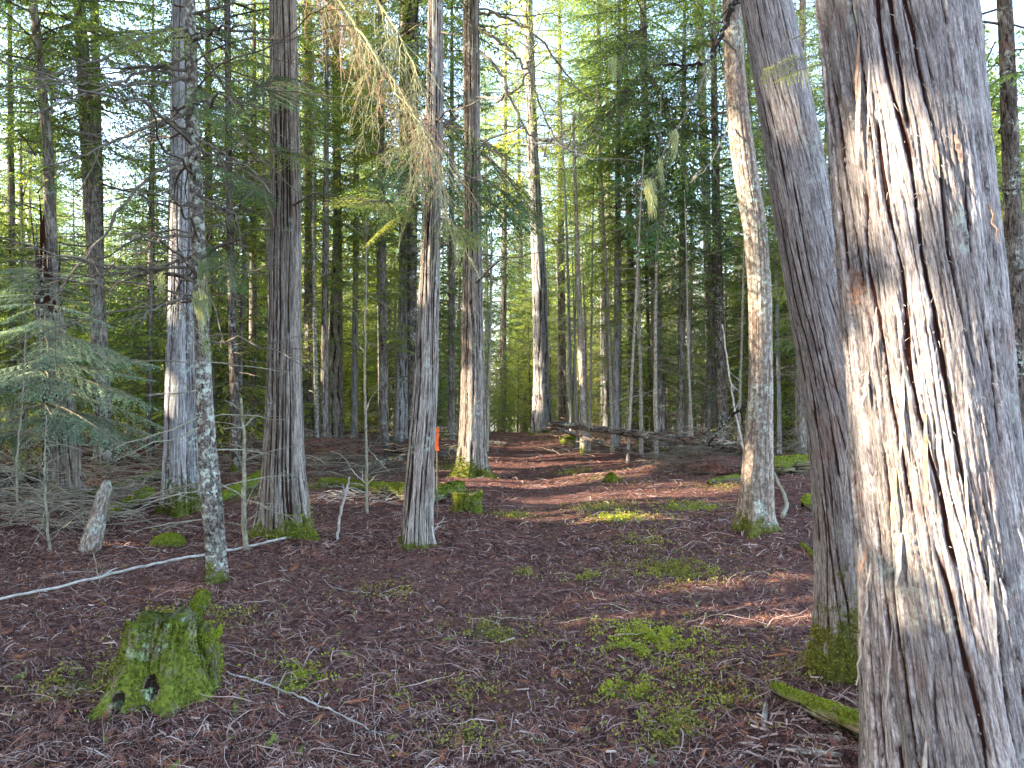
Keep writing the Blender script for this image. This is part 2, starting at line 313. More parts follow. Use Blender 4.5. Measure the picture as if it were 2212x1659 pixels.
# ------------------------------------------------------------------ trunks
def trunkmesh(name, prof, top_z, matk, seed, nu=64, dv=.03, cellw=.045, celll=.5, amp=.09, twist=0.0, flare=.35, lobes=5, mossh=.3, mossdir=None, mossamt=1.0, taper_top=.35, hires_to=None, rough=.0, base_z=None, jag=0, cw=.2, sub=2, pres=.36):
    """prof: list of (z, x, y, r) from base up, in world metres"""
    prof = sorted(prof); z = np.array([p[0] for p in prof]); px = np.array([p[1] for p in prof]); py = np.array([p[2] for p in prof]); pr = np.array([p[3] for p in prof])
    if top_z > z[-1]+.01:
        sx = (px[-1]-px[-2])/(z[-1]-z[-2]); sy = (py[-1]-py[-2])/(z[-1]-z[-2]); H = top_z-z[-1]
        for t in (.25, .5, 1):
            z = np.append(z, z[-1] if False else prof[-1][0]+H*t); px = np.append(px, prof[-1][1]+sx*H*t*(1-.4*t)); py = np.append(py, prof[-1][2]+sy*H*t*(1-.4*t)); pr = np.append(pr, prof[-1][3]*(1-(1-taper_top)*t))
    z0 = z[0]
    hz = hires_to if hires_to else z[-1]
    zs = list(np.arange(z0, min(hz, z[-1]), dv)); 
    st = dv
    while zs[-1] < z[-1]-1e-6: st = min(.4, st*1.2); zs.append(min(z[-1], zs[-1]+st))
    zs = np.array(zs); nv = len(zs)
    # smooth interpolation
    def si(a):
        r_ = np.interp(zs, z, a); k = max(1, int(.25/dv)); 
        pad = np.concatenate([np.full(k, r_[0]), r_, np.full(k, r_[-1])]); 
        ker = np.ones(2*k+1)/(2*k+1); s_ = np.convolve(pad, ker, 'valid'); w = ssf(z0, z0+.4, zs)*(1-ssf(hz-.3, hz, zs)); return r_*(1-w)+s_*w
    cx, cy, r = si(px), si(py), si(pr)
    th = np.linspace(0, 2*math.pi, nu+1)
    TH, ZZ = np.meshgrid(th, zs); RR = np.repeat(r[:, None], nu+1, 1); hh = ZZ-z0-.12
    rb = float(np.median(r[:max(3, nv//2)]))
    per = max(6, int(round(2*math.pi*rb/cellw)))
    wob = (fbm(np.cos(TH)*1.6+seed, np.sin(TH)*1.6, ZZ*.9, seed, 3)-.5)
    U = TH/(2*math.pi)*per+twist*ZZ/cellw+wob*(2.2 if celll < .35 else 1.5)
    V_ = ZZ/celll+wob*.5+hsh(np.floor(np.mod(U, per)), np.floor(U*0), np.floor(U*0), seed+5)*0
    f1, f2, idd = worley(U, V_, per, seed)
    e = f2-f1
    e = e+1.3*np.clip(fbm(np.cos(TH)*rb*9+seed, np.sin(TH)*rb*9, ZZ*2.2, seed+12, 3)-.5, 0, 1)
    crk = ssf(.02, .02+cw, e+.10*(fbm(np.cos(TH)*rb*25, np.sin(TH)*rb*25, ZZ*9, seed+3, 2)-.5))
    saw = 0
    if celll >= .35:
        jag_ = .16*(fbm(np.cos(TH)*rb*30, np.sin(TH)*rb*30, ZZ*14, seed+3, 3)-.5)
        crk, saw, idd = furrows(U+jag_, ZZ, per, seed, 1/celll, cw, pres)
        c3, s3, _ = furrows(U*sub+jag_*2+.4, ZZ, per*sub, seed+21, 1.6/celll, .13, .45); crk = np.minimum(crk, .45+.55*c3); saw = .5-saw*.55+(.5-s3)*.2
    f1b, f2b, _ = worley(U*sub+.3, V_*1.8, per*sub, seed+9)
    c2 = ssf(.02, .22, f2b-f1b)
    fn = fbm(np.cos(TH)*rb*60, np.sin(TH)*rb*60, ZZ*5, seed+2, 3)
    fn2 = fbm(np.cos(TH)*rb*170, np.sin(TH)*rb*170, ZZ*7, seed+7, 2)
    h = (crk*.75+c2*(.28 if celll < .35 else .10)+saw*.5+fn*.22+fn2*.16+(idd-.5)*.22)
    big = fbm(np.cos(TH)*1.3+seed*3, np.sin(TH)*1.3, ZZ*.5, seed+4, 2)-.5
    lob = np.cos(TH*lobes+seed)*.5+np.cos(TH*(lobes-2)+seed*2.1)*.5; lob = np.sign(lob)*np.abs(lob)**.8+.5*np.maximum(lob, 0)**2
    fl = (.7*np.exp(-np.maximum(hh, 0)/.10)+.5*np.exp(-np.maximum(hh, 0)/.38))*flare
    RAD = RR*(1+amp*(h-.7)+.10*big+fl*(.55+.75*lob)+.03*lob*np.exp(-hh/1.5)+rough*(fbm(np.cos(TH)*3, np.sin(TH)*3, ZZ*6, seed+8, 3)-.5))
    if jag: 
        w = ssf(z[-1]-jag, z[-1], ZZ); ZZ = ZZ-w*jag*.9*fbm(np.cos(TH)*3+9, np.sin(TH)*3, 0, seed+6, 3)*1.3
    X = cx[:, None]+RAD*np.sin(TH); Y = cy[:, None]+RAD*np.cos(TH)
    md = np.array(mossdir if mossdir is not None else (-.5, -.8)); md = md/np.linalg.norm(md)
    fac = .6+.4*(np.sin(TH)*md[0]+np.cos(TH)*md[1])
    ms = mossamt*np.clip(.92-hh/np.maximum(mossh*(.35+1.2*fac), .01), 0, 1)
    Vv = np.stack([X, Y, ZZ], -1).reshape(-1, 3)
    i = (np.arange(nv-1)[:, None]*(nu+1)+np.arange(nu)[None]).ravel()
    Q = np.stack([i, i+nu+1, i+nu+2, i+1], 1)
    at_ = {'crk': (crk*(.42+.58*c2)).ravel(), 'moss': ms.ravel(), 'cell': idd.ravel()}
    uv = np.stack([(TH*rb+twist*ZZ).ravel(), ZZ.ravel()], 1)
    # close the top with a slightly sunken fan of quads
    ti = (nv-1)*(nu+1); c_i = len(Vv); cen = Vv[ti:ti+nu].mean(0)-np.array([0, 0, .04 if jag else 0])
    Vv = np.vstack([Vv, cen]); 
    for k in at_: at_[k] = np.append(at_[k], .5 if k != 'moss' else at_['moss'][ti:ti+nu].mean())
    uv = np.vstack([uv, uv[ti]])
    j = np.arange(0, nu-1, 2); T_ = np.stack([ti+j, np.full(len(j), c_i), ti+j+2, ti+j+1], 1)
    return mkmesh(name, Vv, np.vstack([Q, T_]), M[matk], at_, uv, smooth=True), (zs, cx, cy, r)

# ------------------------------------------------------------------ foliage boughs
def leafquads(Pb, D, Nn, ln, wd):
    """lozenge leaves: base points, unit directions, unit normals"""
    S_ = np.cross(D, Nn); S_ /= np.linalg.norm(S_, axis=1)[:, None]+1e-9
    ln = np.asarray(ln)[:, None]; wd = np.asarray(wd)[:, None]
    return np.stack([Pb, Pb+D*ln*.45+S_*wd*.5, Pb+D*ln, Pb+D*ln*.55-S_*wd*.5], 1)
def nrm(a): return a/(np.linalg.norm(a, axis=-1, keepdims=True)+1e-9)
def bough(Lg, leaf, rs, droop=.25, gap=.075, lgap=.11, wide=.42, drooptwig=.35, keep=1.0, lw=.36):
    """one flat spray: local +x outward, z up. returns leaf quads and stem quads"""
    st = []; lf = []
    nS = max(6, int(Lg/.12)); s = np.linspace(0, 1, nS)
    side = (rs.rand()-.5)*.3
    MP = np.stack([Lg*s*(1-.12*s), Lg*side*s**2, Lg*(.10*s-droop*s**2+droop*.35*s**3)], 1)
    def strip(Pp, w0, w1):
        T = nrm(np.gradient(Pp, axis=0)); A = nrm(np.cross(T, np.array([0, 0, 1.]))); w = np.linspace(w0, w1, len(Pp))[:, None]
        B = np.array([0, 0, 1.])
        for X_ in (A, np.cross(T, A)):
            a, b2 = Pp+X_*w, Pp-X_*w; st.append(np.stack([a[:-1], a[1:], b2[1:], b2[:-1]], 1))
    strip(MP, .006+.005*Lg, .002)
    for d in np.arange(.12*Lg+rs.rand()*lgap, Lg*.98, lgap):
        q = d/Lg; base = np.array([np.interp(q, s, MP[:, k]) for k in range(3)])
        for sg in (-1, 1):
            if rs.rand() > keep: continue
            l = Lg*wide*(1-q)**.75*(.55+.45*min(1, q*5))*rs.uniform(.6, 1.1)+.05
            an = sg*R(rs.uniform(42, 66)); m_ = max(3, int(l/.1)); t = np.linspace(0, 1, m_)
            dirx, diry = math.cos(an), math.sin(an)
            TP = base+np.stack([dirx*l*t*(1+.2*t), diry*l*t, -drooptwig*l*t**1.6+rs.uniform(-.05, .1)*l*t], 1)
            if l > .22: strip(TP, .0025, .0012)
            k = np.arange(gap*.5, l, gap)+rs.uniform(-.2, .2, len(np.arange(gap*.5, l, gap)))*gap
            k = np.clip(k, 0, l)/l
            B_ = np.stack([np.interp(k, t, TP[:, c]) for c in range(3)], 1)
            td = nrm(TP[-1]-TP[0]); sd_ = nrm(np.cross(td, [0, 0, 1.]))
            for s2 in (-1, 1):
                a2 = R(38)+rs.uniform(-.25, .25, len(k)); D = td*np.cos(a2)[:, None]+s2*sd_*np.sin(a2)[:, None]; D[:, 2] -= rs.uniform(0, .5, len(k)); D = nrm(D)
                Nn = nrm(np.stack([rs.normal(0, .35, len(k)), rs.normal(0, .35, len(k)), np.ones(len(k))], 1))
                ll = leaf*rs.uniform(.6, 1.25, len(k))*(1-.35*k)
                lf.append(leafquads(B_, D, Nn, ll, ll*lw))
            lf.append(leafquads(TP[-1:], td[None], np.array([[.1, .1, .98]]), np.array([leaf]), np.array([leaf*lw])))
    return np.concatenate(lf), np.concatenate(st)
def place(q, a, pitch, roll, sc, loc):
    ca, sa = math.cos(a), math.sin(a); cp, sp = math.cos(pitch), math.sin(pitch); cr, sr = math.cos(roll), math.sin(roll)
    Rz = np.array([[ca, -sa, 0], [sa, ca, 0], [0, 0, 1]]); Ry = np.array([[cp, 0, -sp], [0, 1, 0], [sp, 0, cp]]); Rx = np.array([[1, 0, 0], [0, cr, -sr], [0, sr, cr]])
    return (q*sc)@(Rz@Ry@Rx).T+np.asarray(loc)
rs0 = np.random.RandomState(5)
TPL = {L_: [bough(L_, .092, rs0, droop=rs0.uniform(.15, .45), keep=.85, gap=.072, lgap=.115, wide=.48, lw=.38, drooptwig=.6) for _ in range(4)] for L_ in (.7, 1.4, 2.3)}
def twigs(tb, p, d, l, r, rs, nt_=5, lev=1, curl=.3, sag=.15, k=4):
    m_ = max(4, int(6+l*3)); t = np.linspace(0, 1, m_)
    side = nrm(np.cross(d, [0, 0, 1.])+1e-6); w = np.cumsum(rs.normal(0, 1, (m_, 3)), 0)*l*.018; w -= w[0]
    Pp = p+np.outer(t*l, d)+w+np.outer(t**2*l*curl*rs.uniform(-1, 1), side)+np.outer(t**2*l*-sag, [0, 0, 1])
    tb.tube(Pp, r*(1-.85*t)+.0008, k, cap=False)
    if lev > 0:
        for _ in range(nt_):
            q = rs.uniform(.15, .97); b_ = np.array([np.interp(q, t, Pp[:, c]) for c in range(3)])
            dd = nrm(d+side*rs.choice([-1, 1])*rs.uniform(.5, 1.3)+np.array([0, 0, rs.uniform(-.45, .25)]))
            twigs(tb, b_, dd, l*rs.uniform(.15, .38)*(1.15-q*.6), r*.4*(1.1-q*.7), rs, max(2, nt_//2), lev-1, curl, sag, 3)
    return Pp
def crown(seed, z0, z1, Lmax, nb, dead=0, zdead=1.0, shape=.8, stragg=.25, tpl=TPL):
    rs = np.random.RandomState(seed); lf = []; st = []
    for i in range(nb):
        q = (i+rs.rand())/nb; z = z0+(z1-z0)*q**.85
        Lb = Lmax*((1-q)**shape*.9+.12)*rs.uniform(.55, 1.15)*(.6+.4*min(1, q*6))
        if rs.rand() < .12: continue
        key = .7 if Lb < 1.0 else (1.4 if Lb < 1.9 else 2.3)
        lq, sq = tpl[key][rs.randint(len(tpl[key]))]; a = i*2.4+rs.normal(0, .4); pi = R(rs.uniform(-22, 18)+25*q); ro = rs.normal(0, .25)
        loc = (rs.normal(0, .02), rs.normal(0, .02), z); sc = Lb/key
        lf.append(place(lq, a, pi, ro, sc, loc)); st.append(place(sq, a, pi, ro, sc, loc))
    tb = TB()
    for i in range(dead):
        z = rs.uniform(zdead, z0+1.5); a = rs.uniform(0, 6.28); d = nrm(np.array([math.cos(a), math.sin(a), rs.uniform(-.35, .25)]))
        twigs(tb, np.array([0, 0, z]), d, rs.uniform(.4, 1.6), .009, rs, 5, 1, k=3)
    if dead: d_ = np.concatenate(tb.V)
    lf = np.concatenate(lf); st = np.concatenate(st)
    if not dead: tb.V = []; 
    base = np.concatenate([lf, st]); nb_ = len(base)
    V = base.reshape(-1, 3); Q = np.arange(nb_*4).reshape(nb_, 4)
    mi = np.concatenate([np.zeros(len(lf)), np.ones(len(st))])
    if dead:
        Qd = np.concatenate(tb.Q)+len(V); V = np.vstack([V, d_]); Q = np.vstack([Q, Qd]); mi = np.concatenate([mi, np.ones(len(Qd))])
    return V, Q, mi
def crownmesh(name, cr, leafmat='leaf', tw='twig'):
    return mkmesh(name, cr[0], cr[1], [M[leafmat], M[tw]], midx=cr[2])

# ------------------------------------------------------------------ named trunks measured from the photograph
def prof(Y, rows, base, lean=0.0, grow=.97, yoff=None):
    """rows: (dy, xl, xr) edges in the photograph; base: dy of the foot -> world profile"""
    out = []
    for dy, a, b_ in rows:
        z = EYE+(CY-dy)/F*Y; out.append((z, ((a+b_)/2-CX)/F*Y, Y+lean*z, (b_-a)/2/F*Y*grow))
    out.sort()
    x, y = out[0][1], out[0][2]; g = float(gh(x, y))
    out = [o for o in out if o[0] > g+.05]
    out.insert(0, (g-.15, out[0][1], out[0][2], out[0][3]*1.02))
    return out
def deadbranches(tree, tb_list, axis, z0, z1, n, lmin, lmax, r, rs, matk='twig', name='branch', az=None, nt_=7, lev=2, pitch=(-.3, .25), sag=.12):
    zs, cx, cy, rr = axis
    for i in range(n):
        z = rs.uniform(z0, z1); p = np.array([np.interp(z, zs, cx), np.interp(z, zs, cy), z]); a = rs.uniform(0, 6.28) if az is None else rs.normal(az[0], az[1])
        d = nrm(np.array([math.cos(a), math.sin(a), rs.uniform(*pitch)])); p = p+d*np.interp(z, zs, rr)*.7
        tb = TB(); twigs(tb, p, d, rs.uniform(lmin, lmax), r*rs.uniform(.6, 1.2), rs, nt_, lev, .2, sag, 5)
        link(name, tb.mesh(name, M[matk]), tree)
def addcrown(tree, x, y, z, cm, sc=1.0, rot=0.0):
    raw = RAW_H[CR_HIGH.index(cm)]; V, Q, mi = raw; cr_, sr_ = math.cos(rot), math.sin(rot)
    Cw = V[Q].mean(1)*sc; Cw = np.stack([Cw[:, 0]*cr_-Cw[:, 1]*sr_+x, Cw[:, 0]*sr_+Cw[:, 1]*cr_+y, Cw[:, 2]+z], 1); k = carve(Cw)
    if (~k).sum() > 5: V2 = V[Q[k].ravel()]; cm = mkmesh('crown', V2, np.arange(len(V2)).reshape(-1, 4), list(cm.materials), midx=mi[k])
    o = bpy.data.objects.new('crown', cm); COL.objects.link(o); o.parent = tree; o.location = (x-tree.location[0], y-tree.location[1], z-tree.location[2]); o.rotation_euler = (0, 0, rot); o.scale = (sc,)*3
    return o
RAW_H = [crown(11+i, 0, 13, 2.6, 150, dead=14, zdead=-2.0, shape=.6) for i in range(3)]
CR_HIGH = [crownmesh('high_crown', RAW_H[0]), crownmesh('high_crown', RAW_H[1]), crownmesh('high_lime_crown', RAW_H[2], 'leaf_lime')]      # crown starting at its own origin
RAW_T = [crown(21+i, 2.4+i, 21, 2.9, 225, dead=44, zdead=1.0, shape=.6) for i in range(3)]+[crown(31, 3.5, 22, 2.6, 200, dead=44, zdead=1.2, shape=.6)]
RAW_U = [crown(41+i, .2+.25*i, 6.5+i, 2.0, 130, dead=18, zdead=.3) for i in range(3)]
CR_TALL = [crownmesh('tall_crown', c_, tw='twig_tan') for c_ in RAW_T[:3]]
CR_TALLD = [crownmesh('tall_dark_crown', RAW_T[3], 'leaf_dark')]
CR_UND = [crownmesh('low_crown', c_) for c_ in RAW_U]
CR_SAP = [crownmesh('sapling_crown', crown(51+i, .4, 3.4, .95, 40)) for i in range(2)]

SH = [(P(1975, 880, 2.75), .20), (P(1930, 990, 2.65), .20), (P(780, 130, 7.2), .6), (P(700, 30, 7.5), .5), (P(850, 475, 6.8), .45), (P(985, 520, 7), .35), (P(610, 230, 7.9), .12), (P(1200, 900, 20), .5), (P(1420, 880, 17.4), .3), (P(1890, 760, 2.65), .11), (P(1875, 640, 2.65), .08), (P(1885, 290, 2.65), .13), (P(1845, 400, 2.7), .07), (P(1670, 230, 4.05), .10), (P(1850, 1100, 2.65), .08),
      (P(1605, 330, 8.1), .28), (P(1625, 460, 8.1), .25), (P(1622, 600, 8.1), .14), (P(1630, 1010, 8.1), .13),
      (P(1008, 860, 13.4), .45), (P(1005, 930, 13.4), .3), (P(860, 250, 6.9), .55), (P(930, 330, 6.6), .3), (P(930, 480, 7), .3), (P(380, 640, 9.4), .25), (P(375, 860, 9.4), .2),
      (at(1700, 1285), .42), (at(1600, 1295), .34), (at(1490, 1308), .26), (at(1340, 1315), .2), (at(1390, 1078), .28), (at(1500, 1060), .25), (at(1340, 1120), .18), (at(1440, 1050), .2),
      (at(1180, 1045), .45), (at(1280, 1030), .3), (at(1050, 1050), .3), (at(1100, 990), .4), (at(1200, 982), .4), (at(820, 1078), .28), (at(900, 1085), .2), (at(720, 1075), .2), (at(960, 1055), .25), (at(1150, 960), .6), (at(1000, 1018), .25), (at(1160, 1110), .16),
      (at(240, 1180), .08), (at(270, 1075), .15), (P(1165, 850, 23), .5), (P(1165, 600, 23), .4), (P(1310, 860, 24), .5)]
SH = [(p_, r_*1.4 if p_[2] < .35 and p_[1] > 3.5 else r_) for p_, r_ in SH]+[(at(1260, 1078), .4), (at(1150, 1048), .5), (at(1380, 1060), .4), (at(860, 1080), .45), (at(1230, 1030), .4), (at(1050, 1032), .3), (at(1560, 1078), .25), (at(1190, 1120), .2), (at(1130, 1005), .4), (at(1750, 1310), .3), (at(640, 1082), .25), (at(1140, 968), .6), (at(1300, 1000), .3)]
def carve(C):
    """keep mask for points not inside a sun shaft"""
    k = np.ones(len(C), bool)
    for p, r in SH:
        d = C-p; t = d@SUN; q = np.linalg.norm(d-np.outer(t, SUN), axis=1)
        k &= ~((q < r+.004*np.maximum(t, 0)) & (t > .7))
    return k
def named(Y, rows, label, matk, seed, top=16, crown_z=None, cat='tree', name='cedar_tree', **kw):
    pf = prof(Y, rows, None)
    t = empty(name, (pf[0][1], pf[0][2], pf[0][0]+.15), label, cat)
    me, ax = trunkmesh('trunk', pf, top, matk, seed, **kw)
    tr = link('trunk', me, t)
    if crown_z is not None:
        zs, cx, cy, rr = ax; cm = CR_HIGH[seed % 3]
        addcrown(t, float(np.interp(crown_z+3, zs, cx)), float(np.interp(crown_z+3, zs, cy)), crown_z, cm, 1.0, seed*1.3)
    return t, tr, ax
rs = np.random.RandomState(77)
# big foreground cedar at right
T1, T1t, A1 = named(2.9, [(-300, 1736, 2035), (0, 1774, 2083), (250, 1797, 2110), (450, 1812, 2130), (600, 1828, 2148), (900, 1848, 2170), (1100, 1862, 2195), (1350, 1874, 2225), (1600, 1884, 2255), (1700, 1886, 2275)],
    'huge grey cedar trunk with deep twisting bark furrows filling the right edge', 'cedar', 3, top=17, crown_z=8.5, nu=560, dv=.0052, hires_to=3.35, cellw=.056, celll=.40, amp=.095, twist=-.075, cw=.13, sub=3, pres=.33, flare=.03, lobes=7, mossh=.05, mossamt=.3)
T2, T2t, A2 = named(4.15, [(-250, 1560, 1655), (0, 1602, 1707), (250, 1643, 1757), (400, 1664, 1785), (600, 1695, 1818), (800, 1730, 1860), (1000, 1755, 1890), (1200, 1768, 1905), (1350, 1768, 1908), (1450, 1762, 1912)],
    'leaning lavender grey cedar just left of the huge foreground trunk', 'cedar', 5, top=16, crown_z=8, nu=260, dv=.011, hires_to=4.2, cellw=.038, celll=.42, cw=.12, sub=2, amp=.07, pres=.41, twist=-.06, flare=.28, mossh=.55, mossdir=(-.3, -1), mossamt=1.1)
T3, T3t, A3 = named(8.2, [(-200, 1552, 1588), (0, 1562, 1600), (200, 1567, 1612), (350, 1582, 1632), (500, 1608, 1657), (650, 1619, 1666), (830, 1619, 1668), (1000, 1607, 1669), (1100, 1600, 1670), (1150, 1592, 1675)],
    'slim brown trunk curving at mid height, left of the two leaning grey cedars', 'fir', 7, top=16, crown_z=8, nu=120, dv=.02, hires_to=6.5, cellw=.026, celll=.36, amp=.11, pres=.38, cw=.2, flare=.5, mossh=.3, mossdir=(-1, -.3), rough=.06)
T4, T4t, A4 = named(8.0, [(-200, 581, 634), (0, 583, 639), (400, 586, 648), (800, 579, 651), (1000, 572, 657), (1100, 566, 668), (1160, 562, 674)],
    'straight brown furrowed cedar left of centre with mossy foot at its right', 'cedar_brown', 9, top=17, crown_z=7.5, nu=220, dv=.02, hires_to=6.5, cellw=.036, celll=1.2, cw=.26, amp=.14, pres=.22, flare=.33, lobes=5, mossh=.38, mossdir=(1, -.5))
T5, T5t, A5 = named(7.3, [(-200, 930, 962), (0, 925, 957), (250, 920, 957), (500, 911, 951), (830, 894, 946), (1000, 879, 934), (1100, 869, 928), (1180, 862, 925)],
    'slim grey brown cedar in front of the centre, beside the orange tape', 'cedar_brown', 13, top=15, crown_z=7.5, nu=170, dv=.02, hires_to=6, cellw=.028, celll=.7, cw=.26, amp=.14, pres=.28, flare=.3, mossh=.16, mossdir=(-1, -.6))
T6, T6t, A6 = named(13.7, [(-150, 1000, 1034), (0, 1000, 1035), (400, 1002, 1038), (830, 997, 1046), (950, 993, 1050), (1010, 990, 1052)],
    'cedar at the left edge of the path with a sunlit left side', 'cedar_brown', 15, top=19, crown_z=7.2, nu=90, dv=.03, hires_to=10, cellw=.05, celll=.8, amp=.12, flare=.45, mossh=.5, mossdir=(-1, -.3))
T7, T7t, A7 = named(9.6, [(-200, 372, 402), (0, 372, 406), (400, 371, 418), (600, 368, 422), (830, 361, 427), (1000, 357, 431), (1080, 355, 434)],
    'pale silvery cedar at left with a green mossy foot', 'cedar_pale', 17, top=18, crown_z=8, nu=130, dv=.025, hires_to=7, cellw=.045, celll=.9, amp=.11, flare=.33, mossh=.5, mossdir=(.6, -1))
T8, T8t, A8 = named(5.85, [(-250, 388, 412), (0, 397, 421), (250, 402, 429), (500, 414, 442), (700, 420, 450), (936, 427, 462), (1096, 435, 479), (1200, 448, 486), (1260, 451, 492)],
    'thin lichen spotted trunk with many dead twigs in front of the silvery cedar', 'lichen_bark', 19, top=11, crown_z=5.5, name='hemlock_tree', nu=90, dv=.015, hires_to=4.8, cellw=.03, celll=.07, amp=.13, flare=.25, mossh=.22, rough=.12)
T9, T9t, A9 = named(14.5, [(-100, 150, 172), (0, 160, 182), (200, 170, 198), (400, 180, 213), (600, 194, 222), (800, 200, 234), (950, 207, 242), (990, 205, 245)],
    'grey rough trunk between the left edge and the silvery cedar', 'far', 21, top=17, crown_z=5.6, name='fir_tree', nu=60, dv=.04, hires_to=11, cellw=.06, celll=.2, amp=.14, flare=.3, mossh=.2)
T9b, _, A9b = named(17, [(-100, 193, 210), (0, 195, 212), (400, 205, 222), (600, 208, 224), (900, 215, 232)],
    'slender trunk just behind the grey rough trunk at left', 'far', 22, top=17, crown_z=6.5, name='fir_tree', nu=40, dv=.08, cellw=.07, celll=.4, amp=.14, flare=.2)
T11, _, A11 = named(14, [(-100, 483, 494), (0, 485, 497), (400, 488, 502), (850, 497, 516), (960, 499, 519)],
    'thin dark trunk midway between the silvery and the brown cedar', 'dark', 23, top=14, crown_z=4.2, name='hemlock_tree', nu=32, dv=.06, cellw=.05, celll=.15, amp=.2, flare=.2, rough=.15)
T12, _, A12 = named(20, [(-100, 650, 666), (0, 655, 672), (400, 660, 682), (830, 655, 680), (930, 652, 682)],
    'brown trunk close behind the right side of the straight brown cedar', 'far', 25, top=20, crown_z=6, name='fir_tree', nu=44, dv=.07, cellw=.08, celll=.3, amp=.14, flare=.3)
T13, _, A13 = named(19.5, [(-100, 715, 730), (0, 717, 732), (500, 720, 738), (830, 706, 741), (950, 702, 742)],
    'dim trunk with a thin sunlit left edge, second behind the brown cedar', 'cedar_brown', 27, top=20, crown_z=4.6, name='fir_tree', nu=44, dv=.07, cellw=.07, celll=.5, amp=.12, flare=.35)
T14, _, A14 = named(18, [(-100, 860, 885), (0, 862, 888), (300, 862, 888), (600, 862, 882), (830, 856, 880), (940, 850, 885)],
    'pale trunk close behind the left of the orange taped cedar', 'cedar_pale', 29, top=19, crown_z=7, nu=44, dv=.07, cellw=.07, celll=.6, amp=.12, flare=.4)
T14b, _, A14b = named(17, [(-100, 876, 902), (0, 878, 904), (300, 880, 903), (600, 880, 900), (830, 881, 899), (960, 882, 902)],
    'dark trunk squeezed between the pale trunk and the orange taped cedar', 'dark', 30, top=19, crown_z=4.4, name='hemlock_tree', nu=40, dv=.07, cellw=.06, celll=.2, amp=.15, flare=.2)
T15, _, A15 = named(23, [(-100, 1128, 1148), (0, 1130, 1150), (330, 1140, 1163), (600, 1150, 1181), (830, 1153, 1187), (930, 1148, 1194)],
    'stout trunk with sunlit blotches at the far end of the path', 'cedar_pale', 33, top=23, crown_z=6, nu=60, dv=.06, cellw=.08, celll=.7, amp=.12, flare=.4)
T16, _, A16 = named(17, [(250, 1236, 1240), (310, 1237, 1243), (600, 1244, 1254), (830, 1251, 1266), (940, 1253, 1268)],
    'bare straight brown pole trunk right of the path end', 'fir', 35, top=7.6, name='dead_tree', nu=28, dv=.08, cellw=.06, celll=.3, amp=.12, flare=.1)
T17, _, A17 = named(24, [(-50, 1288, 1296), (300, 1290, 1301), (700, 1297, 1312), (930, 1299, 1319)],
    'thin trunk with a bright white sunlit foot behind the fallen log', 'cedar_pale', 37, top=21, crown_z=4.5, nu=28, dv=.1, cellw=.08, celll=.4, amp=.12, flare=.2)
T18, _, A18 = named(21, [(0, 1345, 1353), (500, 1353, 1367), (830, 1358, 1380), (930, 1360, 1384)],
    'dark brown trunk third from the path end on the right', 'dark', 39, top=17, crown_z=4, name='hemlock_tree', nu=30, dv=.1, cellw=.08, celll=.3, amp=.15, flare=.2)
T19, _, A19 = named(17.5, [(-100, 1378, 1392), (0, 1382, 1396), (200, 1384, 1400), (400, 1392, 1409), (600, 1405, 1425), (830, 1411, 1436), (960, 1414, 1442)],
    'tall leaning grey trunk midway between path and curved brown trunk', 'far', 41, top=18, crown_z=4.8, name='fir_tree', nu=50, dv=.06, cellw=.06, celll=.3, amp=.14, flare=.3)
T20, _, A20 = named(22, [(-200, 1490, 1510), (0, 1499, 1520), (250, 1510, 1527), (500, 1518, 1536), (900, 1530, 1552)],
    'pale blue grey leaning trunk against the bright sky at upper right', 'cedar_pale', 43, top=22, crown_z=10, nu=40, dv=.09, cellw=.08, celll=.5, amp=.1, flare=.2)
T21, _, A21 = named(16.5, [(100, 1535, 1547), (600, 1540, 1560), (830, 1548, 1570), (950, 1550, 1574)],
    'dark trunk just left of the curved brown trunk', 'dark', 45, top=12, crown_z=3.2, name='hemlock_tree', nu=36, dv=.08, cellw=.06, celll=.2, amp=.18, flare=.2)
T22, _, A22 = named(19, [(0, 1688, 1700), (600, 1692, 1706), (930, 1697, 1714)],
    'dark thin trunk in the gap between curved brown trunk and leaning cedar', 'dark', 47, top=16, crown_z=3.4, name='hemlock_tree', nu=30, dv=.1, cellw=.08, celll=.2, amp=.15, flare=.2)
T23, _, A23 = named(9, [(-100, 2150, 2178), (100, 2160, 2190), (500, 2172, 2206), (800, 2180, 2214), (1100, 2190, 2226)],
    'dark trunk showing past the right side of the huge cedar', 'dark', 49, top=12, crown_z=4.5, name='hemlock_tree', nu=50, dv=.05, cellw=.05, celll=.2, amp=.15, flare=.25)
T24, _, A24 = named(13, [(-50, 60, 74), (300, 92, 112), (700, 106, 130), (950, 110, 140)],
    'dim mossy trunk behind the red splintered snag at far left', 'far', 51, top=16, crown_z=4.5, name='fir_tree', nu=40, dv=.07, cellw=.06, celll=.3, amp=.14, flare=.3)

